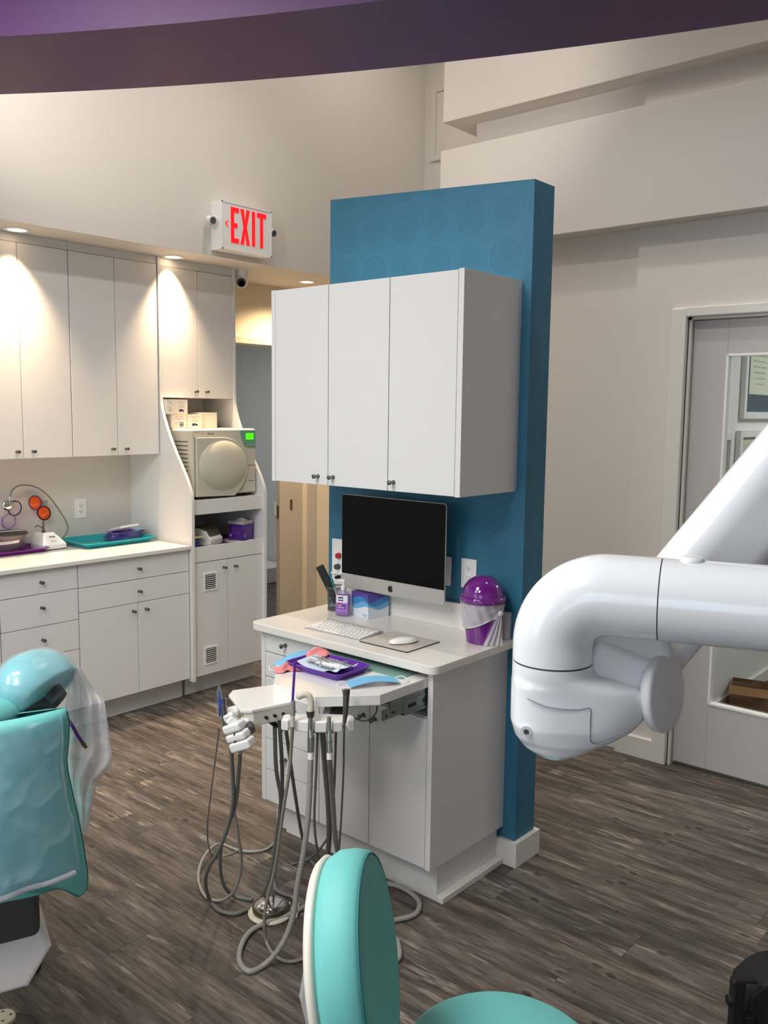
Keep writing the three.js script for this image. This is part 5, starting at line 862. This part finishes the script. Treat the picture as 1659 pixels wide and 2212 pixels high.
{
  const c = V(-2.112, 0, -1.89), t = thing('foot_pedal', 'round chrome foot control on the floor amid the hoses', 'foot control', c, YAW);
  part(t, 'base', [lathe([[0, 0], [0.074, 0], [0.076, 0.006], [0.07, 0.012], [0, 0.012]], 48), rb(0.03, 0.095, 0, 0.012, -0.055, 0.03, 0.005)], M.offwhite); part(t, 'skirt', lathe([[0.06, 0.012], [0.062, 0.03], [0.058, 0.034], [0.05, 0.034]], 48), mat('#6a6454', 0.35, { metalness: 0.7 }));
  part(t, 'chrome_dome', lathe([[0, 0.047], [0.02, 0.046], [0.04, 0.042], [0.052, 0.036], [0.056, 0.03]], 48), M.chrome); part(t, 'post', [cyl(0.007, 0.006, 0.03, 14).translate(0.072, 0.027, -0.03), cyl(0.009, 0.009, 0.008, 14).translate(0.072, 0.016, -0.03)], M.steel);
}

// ---------------------------------------------------------------- stools
function makeStool(label, pos, turn) {
  const t = thing('dental_stool', label, 'stool', pos, turn, null);
  part(t, 'seat', lathe([[0, 0.50], [0.14, 0.50], [0.172, 0.512], [0.182, 0.535], [0.178, 0.556], [0.16, 0.570], [0.1, 0.575], [0, 0.573]], 56), M.teal); part(t, 'seat_pan', lathe([[0, 0.475], [0.12, 0.475], [0.155, 0.49], [0.155, 0.503], [0, 0.503]], 48), M.white);
  part(t, 'column', [cyl(0.028, 0.028, 0.2, 20).translate(0, 0.38, 0), cyl(0.02, 0.02, 0.25, 20).translate(0, 0.2, 0)], M.chrome);
  for (let k = 0; k < 5; k++) { const a = k / 5 * Math.PI * 2 + 0.3, c = Math.cos(a), s = Math.sin(a); part(t, 'base_leg', rod(V(0, 0.1, 0), V(0.25 * c, 0.075, 0.25 * s), 0.022, 0.014), M.white); part(t, 'caster', [rod(V(0.25 * c - 0.012 * s, 0.028, 0.25 * s + 0.012 * c), V(0.25 * c + 0.012 * s, 0.028, 0.25 * s - 0.012 * c), 0.028, 0.028, 20), rod(V(0.25 * c, 0.03, 0.25 * s), V(0.25 * c, 0.078, 0.25 * s), 0.008)], M.black); }
  // round back: pad, seam, shell, upright; disc axis along +x, leaning back
  const place2 = g => { g.rotateZ(-Math.PI / 2); g.scale(1, 1, 0.92); g.rotateZ(0.17); return g.translate(-0.262, 0.752, 0.062); };
  part(t, 'back_pad', place2(lathe([[0, -0.03], [0.15, -0.03], [0.176, -0.024], [0.186, -0.006], [0.187, 0.02], [0.182, 0.04], [0.170, 0.049], [0.13, 0.048], [0.06, 0.042], [0, 0.04]], 72)), M.teal);
  const seam = new THREE.TorusGeometry(0.176, 0.0018, 6, 80); seam.rotateX(Math.PI / 2); seam.translate(0, 0.0465, 0); part(t, 'seam', place2(seam), M.tealDark);
  part(t, 'back_shell', place2(lathe([[0, -0.055], [0.14, -0.052], [0.172, -0.044], [0.180, -0.034], [0.172, -0.026], [0, -0.026]], 64)), M.whiteWarm);
  const up = ext(shapeOf([[-0.33, 0.80], [-0.31, 0.83], [-0.29, 0.80], [-0.265, 0.56], [-0.21, 0.47], [-0.02, 0.455], [-0.02, 0.475], [-0.19, 0.495], [-0.245, 0.52], [-0.31, 0.56], [-0.345, 0.70]]), 0.07, 0.006, 2); up.translate(0, 0, 0.062 - 0.035); part(t, 'upright', up, mat('#a9a9a8', 0.45));
  return t;
}
const stool = makeStool('teal padded stool with a round back in a white shell', V(-0.775, 0, -1.245), YAW - 0.13);
{
  const s = stool.clone(); s.name = numbered('dental_stool'); s.userData = { label: 'teal stool standing half hidden behind the blue partition', category: 'stool' }; const bp = dp(744, 1226, 5.1), th = YAW + 0.1; s.rotation.y = th; s.position.set(bp.x + 0.262 * Math.cos(th) - 0.062 * Math.sin(th), 0, bp.z - 0.262 * Math.sin(th) - 0.062 * Math.cos(th)); scene.add(s);
}

// ---------------------------------------------------------------- dental chair, seen from behind
{
  const AL = YAW + 0.5, O = dp(20, 1900, 2.1).setY(0), t = thing('dental_chair', 'teal upholstered dental chair wrapped in clear plastic', 'dental chair', O, AL);
  const inv = new THREE.Matrix4().makeRotationY(-AL).multiply(new THREE.Matrix4().makeTranslation(-O.x, -O.y, -O.z)), rotInv = new THREE.Matrix4().makeRotationY(-AL);
  const loc = p => p.clone().applyMatrix4(inv), nrm = V(Math.sin(AL), 0, Math.cos(AL)), P0 = dp(160, 1760, 2.16);
  const onBack = (x, y) => { const d = ray(x, y); return loc(EYE.clone().addScaledVector(d, P0.clone().sub(EYE).dot(nrm) / d.dot(nrm))); };
  const edge = [[143, 1528], [148, 1560], [147, 1600], [143, 1640], [146, 1668], [153, 1702], [163, 1746], [173, 1792], [181, 1838], [187, 1878], [189, 1903], [185, 1922], [172, 1938]].map(p => onBack(...p)), z0 = edge[0].z, XC = edge[10].x - 0.235;
  const hwAt = v => { const f = v * (edge.length - 1), i = Math.min(edge.length - 2, Math.floor(f)), k = f - i; return [lerp(edge[i].x, edge[i + 1].x, k) - XC, lerp(edge[i].y, edge[i + 1].y, k)]; };
  const shell = (c, v, off) => {
    const [hw, y] = hwAt(v), arch = 0.075 * Math.pow(v, 4) * (1 - c * c), bulge = 0.065 * (1 - c * c) * (0.55 + 0.45 * Math.sin(v * 3.0));
    const fold = -0.035 * Math.exp(-(((c - (0.35 + 1.6 * (v - 0.72))) / 0.16) ** 2)) * sstep(0.68, 0.86, v);
    return V(XC + c * hw, y + arch, z0 + bulge + fold + off);
  };
  part(t, 'upholstery', grid((u, v) => { const a = u * Math.PI * 2, sn = Math.sin(a), co = Math.cos(a), c = Math.sign(co) * Math.pow(Math.abs(co), 0.75), end = Math.pow(Math.min(1, Math.min(v, 1 - v) * 24), 0.5), th = (sn > 0 ? 0.018 : -0.05) * Math.pow(Math.abs(sn), 0.5) * end; return shell(c, v, sn > 0 ? th : th - 0.065 * (1 - c * c) * 0.6); }, 72, 90, true), M.teal);
  const bot = Array.from({ length: 26 }, (_, i) => shell(lerp(-0.985, 0.985, i / 25), 1, 0.004)), rside = Array.from({ length: 30 }, (_, i) => shell(1.0, 0.985 - 0.96 * i / 29, 0.0));
  part(t, 'piping', tube([...bot, ...rside], 0.0032, 160, 6), M.tealDark);
  const rid = (x, y) => 1 - Math.abs(noise(x, y) * 2 - 1), wr = (u, v) => 0.012 * rid(u * 4 + v * 2, v * 3 - u * 2) ** 3 + 0.008 * rid(u * 9 - v * 4, v * 5 + u * 3 + 7) ** 4 + 0.004 * noise(u * 22, v * 14);
  part(t, 'plastic_cover', grid((u, v) => { const c = lerp(-1.0, 1.03, u), k = 0.015 + (0.80 - 0.10 * u) * v; const p = shell(c, k, 0.024 + wr(u, v)); if (c > 0.9) p.z -= 0.5 * (c - 0.9); return p; }, 70, 60), M.film, 'clear plastic cover');
  part(t, 'cover_hem', tube(Array.from({ length: 30 }, (_, i) => { const u = i / 29; return shell(lerp(-1.0, 0.86, u), 0.82 - 0.10 * u, 0.03); }), 0.0065, 80, 8), M.bag);
  // headrest: D-shaped bolster, its flat rear turned towards the right
  const hc = loc(dp(86, 1484, 2.2)), n = R0.clone().multiplyScalar(-0.74).addScaledVector(V(0, 1, 0), 0.52).addScaledVector(V(Math.sin(YAW), 0, Math.cos(YAW)), -0.16).normalize(), xl = new THREE.Vector3().crossVectors(V(0, 1, 0), n).normalize(), yl = new THREE.Vector3().crossVectors(n, xl).normalize();
  const rot = rotInv.clone().multiply(new THREE.Matrix4().makeBasis(xl, yl, n)), sq = q => Math.sign(q) * Math.pow(Math.abs(q), 0.82);
  const bolster = (k, wob) => { const g = new THREE.SphereGeometry(1, 56, 40), p = g.attributes.position; for (let i = 0; i < p.count; i++) { const x = p.getX(i), y = p.getY(i), z = p.getZ(i), m = k + wob * noise(x * 5 + 9, y * 5 + z * 4 + 9); p.setXYZ(i, sq(x) * 0.115 * m, sq(y) * 0.074 * m, (z > -0.45 ? z * 0.085 + 0.012 : -0.45 * 0.085 + 0.012 - (-0.45 - z) * 0.015) * m); } g.computeVertexNormals(); g.applyMatrix4(rot); return g.translate(hc.x, hc.y, hc.z); };
  part(t, 'headrest', bolster(1, 0), M.teal); part(t, 'headrest_cover', bolster(1.03, 0.06), M.film, 'clear plastic headrest cover');
  const nl = n.clone().applyMatrix4(rotInv), rear = hc.clone().addScaledVector(nl, -0.03), neck = V(XC + 0.02, edge[0].y + 0.0, z0 - 0.01);
  part(t, 'headrest_mount', [rod(rear, rear.clone().addScaledVector(nl, -0.03), 0.036, 0.03, 20), rod(rear.clone().addScaledVector(nl, -0.025), neck, 0.014, 0.016), rod(neck, neck.clone().add(V(0, -0.12, -0.01)), 0.018)], M.darkGrey);
  const pad = new THREE.SphereGeometry(1, 28, 18); pad.scale(0.085, 0.05, 0.04); pad.translate(neck.x - 0.01, neck.y - 0.005, neck.z - 0.01); part(t, 'neck_pad', pad, M.teal);
  // loose bag hanging behind the head end
  const Lk = [[0, 148], [0.25, 140], [0.5, 138], [0.75, 146], [1, 172]], Rk = [[0, 172], [0.22, 222], [0.5, 241], [0.6, 238], [0.7, 208], [1, 187]], Yk = [[0, 1444], [0.25, 1525], [0.5, 1625], [0.6, 1648], [0.75, 1700], [1, 1795]];
  const lin = (k, s) => { for (let i = 1; i < k.length; i++) if (s <= k[i][0]) return lerp(k[i - 1][1], k[i][1], (s - k[i - 1][0]) / (k[i][0] - k[i - 1][0])); return k[k.length - 1][1]; };
  for (const [dz, sd] of [[0, 0], [0.05, 5]]) part(t, 'loose_bag', grid((u, v) => loc(dp(lerp(lin(Lk, v), lin(Rk, v), u) + 4 * noise(v * 9 + sd, u * 3), lin(Yk, v) + (v > 0.4 && v < 0.7 ? 12 * (u - 0.5) : 0), 2.27 + dz + 0.05 * noise(u * 4 + sd, v * 7) - 0.03 * Math.sin(u * 3.1) + 0.014 * Math.sin(u * 15 + v * 6 + sd))), 40, 50), M.plastic, 'loose clear plastic bag');
  const cord = [[118, 1535, 2.24], [140, 1548, 2.22], [155, 1566, 2.21], [166, 1586, 2.21], [178, 1604, 2.21]].map(([x, y, d]) => loc(dp(x, y, d))); part(t, 'strap', tube(cord, 0.0045, 30), M.purpleDark); part(t, 'strap_clip', rod(cord[4], loc(dp(187, 1616, 2.21)), 0.006, 0.004), M.brass);
  // carrier under the back, housing, column, seat and floor plate
  const yb = edge[11].y;
  part(t, 'back_carrier', rb(XC - 0.09, XC + 0.125, yb - 0.10, yb + 0.10, z0 - 0.12, z0 - 0.01, 0.02, 3), M.darkGrey);
  const q = (x, y) => onBack(x, y), a1 = q(78, 2006), a2 = q(103, 2057), a3 = q(58, 2135), hwid = a2.x - XC;
  const hs = ext(shapeOf([[a1.x, a1.y], [a2.x, a2.y], [a3.x, a3.y], [2 * XC - a3.x, a3.y], [2 * XC - a2.x, a2.y], [2 * XC - a1.x, a1.y]]), 0.75, 0.012, 3); hs.translate(0, 0, z0 - 0.77); part(t, 'housing', hs, M.white);
  part(t, 'seat', [rb(XC - 0.24, XC + 0.24, yb - 0.02, yb + 0.08, z0 - 0.66, z0 - 0.08, 0.04, 4), rb(XC - 0.2, XC + 0.2, yb - 0.05, yb + 0.06, z0 - 1.25, z0 - 0.6, 0.04, 4)], M.teal);
  part(t, 'column', rb(XC - 0.1, XC + 0.1, 0.03, a3.y + 0.02, z0 - 0.95, z0 - 0.6, 0.02, 3), M.white); part(t, 'floor_plate', rb(XC - 0.18, XC + 0.18, 0, 0.04, z0 - 1.4, z0 - 0.5, 0.015, 3), M.darkGrey);
}
{
  const c = on('y', 0.07, 6, 2192); c.y = 0; const t = thing('foot_switch', 'black floor switch with a pale four-arrow disc', 'foot switch', c, YAW);
  part(t, 'base', lathe([[0, 0], [0.085, 0], [0.09, 0.01], [0.06, 0.03], [0.03, 0.045], [0, 0.045]], 40), M.black); part(t, 'disc', lathe([[0, 0.045], [0.03, 0.045], [0.032, 0.06], [0.03, 0.066], [0, 0.066]], 40), M.offwhite);
  for (let k = 0; k < 4; k++) { const s = new THREE.Shape(); s.moveTo(0.026, 0); s.lineTo(0.017, 0.006); s.lineTo(0.017, -0.006); s.closePath(); const g = ext(s, 0.0006); g.rotateX(-Math.PI / 2); g.rotateY(k * Math.PI / 2 + 0.4); g.translate(0, 0.066, 0); part(t, 'arrow', g, mat('#6c5f42', 0.6)); }
}

// ---------------------------------------------------------------- jointed equipment arm at the right, about a metre away
{
  const D = 0.95, k = D / FOC, o = dp(1193, 1425, D), t = thing('equipment_arm', 'glossy white jointed equipment arm with a bent tube', 'equipment arm', o, YAW), Rr = 0.0425;
  const plast = mat('#eceff2', 0.16, { clearcoat: 0.6, clearcoatRoughness: 0.06 }), matte = mat('#d9d9d9', 0.45), dark = mat('#3b4048', 0.5);
  const L = (px, py, z = 0) => V((px - 1193) * k, -(py - 1425) * k, z);
  const LZ = (px, py, z) => dp(px, py, D - z).sub(o).applyAxisAngle(V(0, 1, 0), -YAW);
  const hy = 0.0764, br = 0.057, path = new THREE.CurvePath();
  path.add(new THREE.LineCurve3(V(0, 0.001, 0), V(0, hy - br, 0)));
  const dirx = V(0.93, 0, 0.37).normalize();
  path.add(new THREE.CubicBezierCurve3(V(0, hy - br, 0), V(0, hy - br * 0.44, 0), dirx.clone().multiplyScalar(br * 0.46).setY(hy), dirx.clone().multiplyScalar(br).setY(hy)));
  const tubeG = new THREE.TubeGeometry(path, 80, Rr, 48); part(t, 'bent_tube', tubeG, plast);
  const p1 = dirx.clone().multiplyScalar(br).setY(hy), pS = dirx.clone().multiplyScalar(0.108).setY(hy), p2 = dirx.clone().multiplyScalar(1.1).setY(hy);
  part(t, 'horizontal_tube', [rod(p1, pS, Rr, Rr, 48), rod(pS.clone().addScaledVector(dirx, 0.0012), p2, Rr, Rr, 48)], plast);
  part(t, 'tube_seam', rod(pS.clone().addScaledVector(dirx, -0.001), pS.clone().addScaledVector(dirx, 0.0022), Rr - 0.0007, Rr - 0.0007, 48), dark);
  const btn = new THREE.SphereGeometry(0.012, 24, 16); btn.scale(1, 0.42, 1); const pb = dirx.clone().multiplyScalar(0.137); btn.translate(pb.x, hy + Rr, pb.z); part(t, 'button', btn, plast);
  part(t, 'swivel_seam', rod(V(0, -0.0022, 0), V(0, 0.0012, 0), Rr - 0.0006, Rr - 0.0006, 48), dark);
  // lower housing: one lofted body, round at the swivel and drawn out towards the knuckle
  const q = (x, y) => { const v = L(x, y); return [v.x, v.y]; };
  const XL = [[1427, 1108], [1560, 1108], [1590, 1117], [1615, 1136], [1633, 1163], [1642, 1185], [1645, 1204]], XR = [[1427, 1278], [1440, 1279], [1452, 1290], [1466, 1340], [1478, 1385], [1495, 1402], [1515, 1404], [1545, 1392], [1570, 1370], [1592, 1335], [1612, 1296], [1630, 1252], [1642, 1222], [1645, 1206]], DZ = [[1427, 0.0425], [1560, 0.0425], [1595, 0.0385], [1620, 0.031], [1636, 0.02], [1645, 0.002]];
  const lin2 = (k, y) => { for (let i = 1; i < k.length; i++) if (y <= k[i][0]) return lerp(k[i - 1][1], k[i][1], (y - k[i - 1][0]) / (k[i][0] - k[i - 1][0])); return k[k.length - 1][1]; };
  const body = grid((u, v) => { const y = 1427 + 218 * (1 - (1 - v) ** 1.6), l = lin2(XL, y), r = lin2(XR, y), d = lin2(DZ, y), a = u * Math.PI * 2, wide = sstep(175, 270, r - l), c = Math.cos(a), sn = Math.sin(a), hx = (r - l) / 2, e = lerp(1, 0.72, wide), px = (l + r) / 2 + hx * Math.sign(c) * Math.pow(Math.abs(c), e), z = d * Math.sign(sn) * Math.pow(Math.abs(sn), e) * (c > 0 ? 1 - 0.12 * wide * c : 1); const p = L(px, y); p.z = z; return p; }, 80, 60);
  part(t, 'lower_housing', [body, rod(V(0, -0.003, 0), V(0, -0.001, 0), Rr, Rr, 48)], mat('#eceff2', 0.16, { clearcoat: 0.6, clearcoatRoughness: 0.06, side: THREE.DoubleSide }));
  part(t, 'panel_line', tube([L(1130, 1490, 0.0345), L(1165, 1502, 0.0405), L(1200, 1506, 0.0425), L(1235, 1506, 0.0428), L(1257, 1503, 0.0428), L(1259, 1530, 0.0428), L(1260, 1560, 0.0425), L(1263, 1576, 0.041), L(1275, 1582, 0.0398), L(1312, 1573, 0.040)], 0.0006, 80, 6), mat('#8d97a6', 0.5));
  part(t, 'screw', rod(L(1132, 1562, 0.029), L(1130, 1562, 0.033), 0.006, 0.006, 20), matte); part(t, 'screw_socket', rod(L(1131, 1562, 0.031), L(1129.5, 1562, 0.0342), 0.0028, 0.0028, 6), dark);
  // knuckle discs and sloping arm behind
  const disc = lathe([[0, -0.012], [0.036, -0.012], [0.042, -0.006], [0.0425, 0.0], [0.040, 0.005], [0, 0.008]], 48), dn = V(0.74, 0.1, 0.66).normalize(); disc.applyQuaternion(new THREE.Quaternion().setFromUnitVectors(V(0, 1, 0), dn)); const dc = L(1436, 1494, 0.004); disc.translate(dc.x, dc.y, dc.z); part(t, 'knuckle_disc', disc, matte);
  const hub = rod(L(1395, 1500, -0.03), L(1432, 1496, -0.02), 0.034, 0.038, 40); part(t, 'knuckle_hub', hub, matte);
  const ar = V(0.61, 0.79, 0), back = L(1642, 1170, -0.085), cl = back.clone().addScaledVector(ar, -0.275), ch = back.clone().addScaledVector(ar, 0.5);
  const arm = new RoundedBoxGeometry(0.106, cl.distanceTo(ch), 0.07, 8, 0.034); arm.rotateZ(-Math.atan2(0.61, 0.79)); const mc = cl.clone().add(ch).multiplyScalar(0.5); arm.translate(mc.x, mc.y, mc.z); part(t, 'sloping_arm', arm, plast);
  const slot = tube([LZ(1549, 1083, -0.061), LZ(1572, 1076, -0.053), LZ(1592, 1075, -0.0505), LZ(1612, 1079, -0.050), LZ(1636, 1088, -0.050)], 0.0038, 30, 8); part(t, 'arm_slot', slot, dark);
  part(t, 'elbow', new THREE.SphereGeometry(0.06, 32, 20).translate(ch.x, ch.y, ch.z), plast); part(t, 'upper_arm', rod(ch, V(p2.x, ch.y + 0.05, p2.z), 0.04, 0.04, 32), plast); part(t, 'mounting_post', rod(V(p2.x, -0.08, p2.z), V(p2.x, 3.149 - o.y, p2.z), 0.055, 0.055, 32), plast);
  const capS = new THREE.Shape(); capS.moveTo(...q(1292, 1398)); capS.quadraticCurveTo(...q(1305, 1356), ...q(1345, 1357)); capS.quadraticCurveTo(...q(1420, 1366), ...q(1430, 1410)); capS.lineTo(...q(1426, 1436)); capS.closePath();
  const cap = ext(capS, 0.07, 0.014, 5, 16); cap.translate(0, 0, -0.065); part(t, 'upper_cap', cap, matte);
  const wc = new THREE.Shape(); wc.moveTo(...q(1276, 1420)); wc.lineTo(...q(1300, 1402)); wc.lineTo(...q(1415, 1440)); wc.lineTo(...q(1392, 1460)); wc.quadraticCurveTo(...q(1330, 1500), ...q(1290, 1468)); wc.closePath(); const wcg = ext(wc, 0.06, 0.012, 5, 12); wcg.translate(0, 0, -0.048); part(t, 'top_cover', wcg, plast);
}

// ---------------------------------------------------------------- black case at the right edge
{
  const D = 1.85, o = dp(1612, 2150, D); o.y = 0; const t = thing('black_case', 'black upright case with a narrow side strap on the floor', 'case', o, YAW), Y = (py, dd = 0) => 1.7 + (-(py - IH / 2) / FOC * UP.y + FW.y) * (D + dd);
  const s = new THREE.Shape(), top = Y(2046, 0.1), d = 0.1; s.moveTo(0.012, 0); s.lineTo(0.012, Y(2104, d)); s.lineTo(0.018, Y(2084, d)); s.lineTo(0.036, Y(2066, d)); s.quadraticCurveTo(0.055, top, 0.09, top + 0.004); s.lineTo(0.26, top - 0.01); s.quadraticCurveTo(0.3, top - 0.03, 0.3, top - 0.08); s.lineTo(0.3, 0); s.closePath();
  const g = ext(s, 0.1, 0.006, 3); g.translate(0, 0, -0.1); part(t, 'body', g, mat('#0e0f11', 0.7)); part(t, 'side_strap', [rb(-0.033, -0.006, 0.02, Y(2093, 0.012), -0.012, 0.012, 0.005, 3), rb(-0.03, 0.02, Y(2108), Y(2094, 0.01), -0.01, 0.01, 0.004, 2), rb(-0.03, 0.02, 0.02, Y(2185), -0.01, 0.01, 0.004, 2)], mat('#0b0b0c', 0.6)); part(t, 'side_button', rod(V(-0.032, Y(2152), 0), V(-0.04, Y(2152), 0), 0.012, 0.01, 20), mat('#0b0b0c', 0.5));
}

renderer.render(scene, camera);
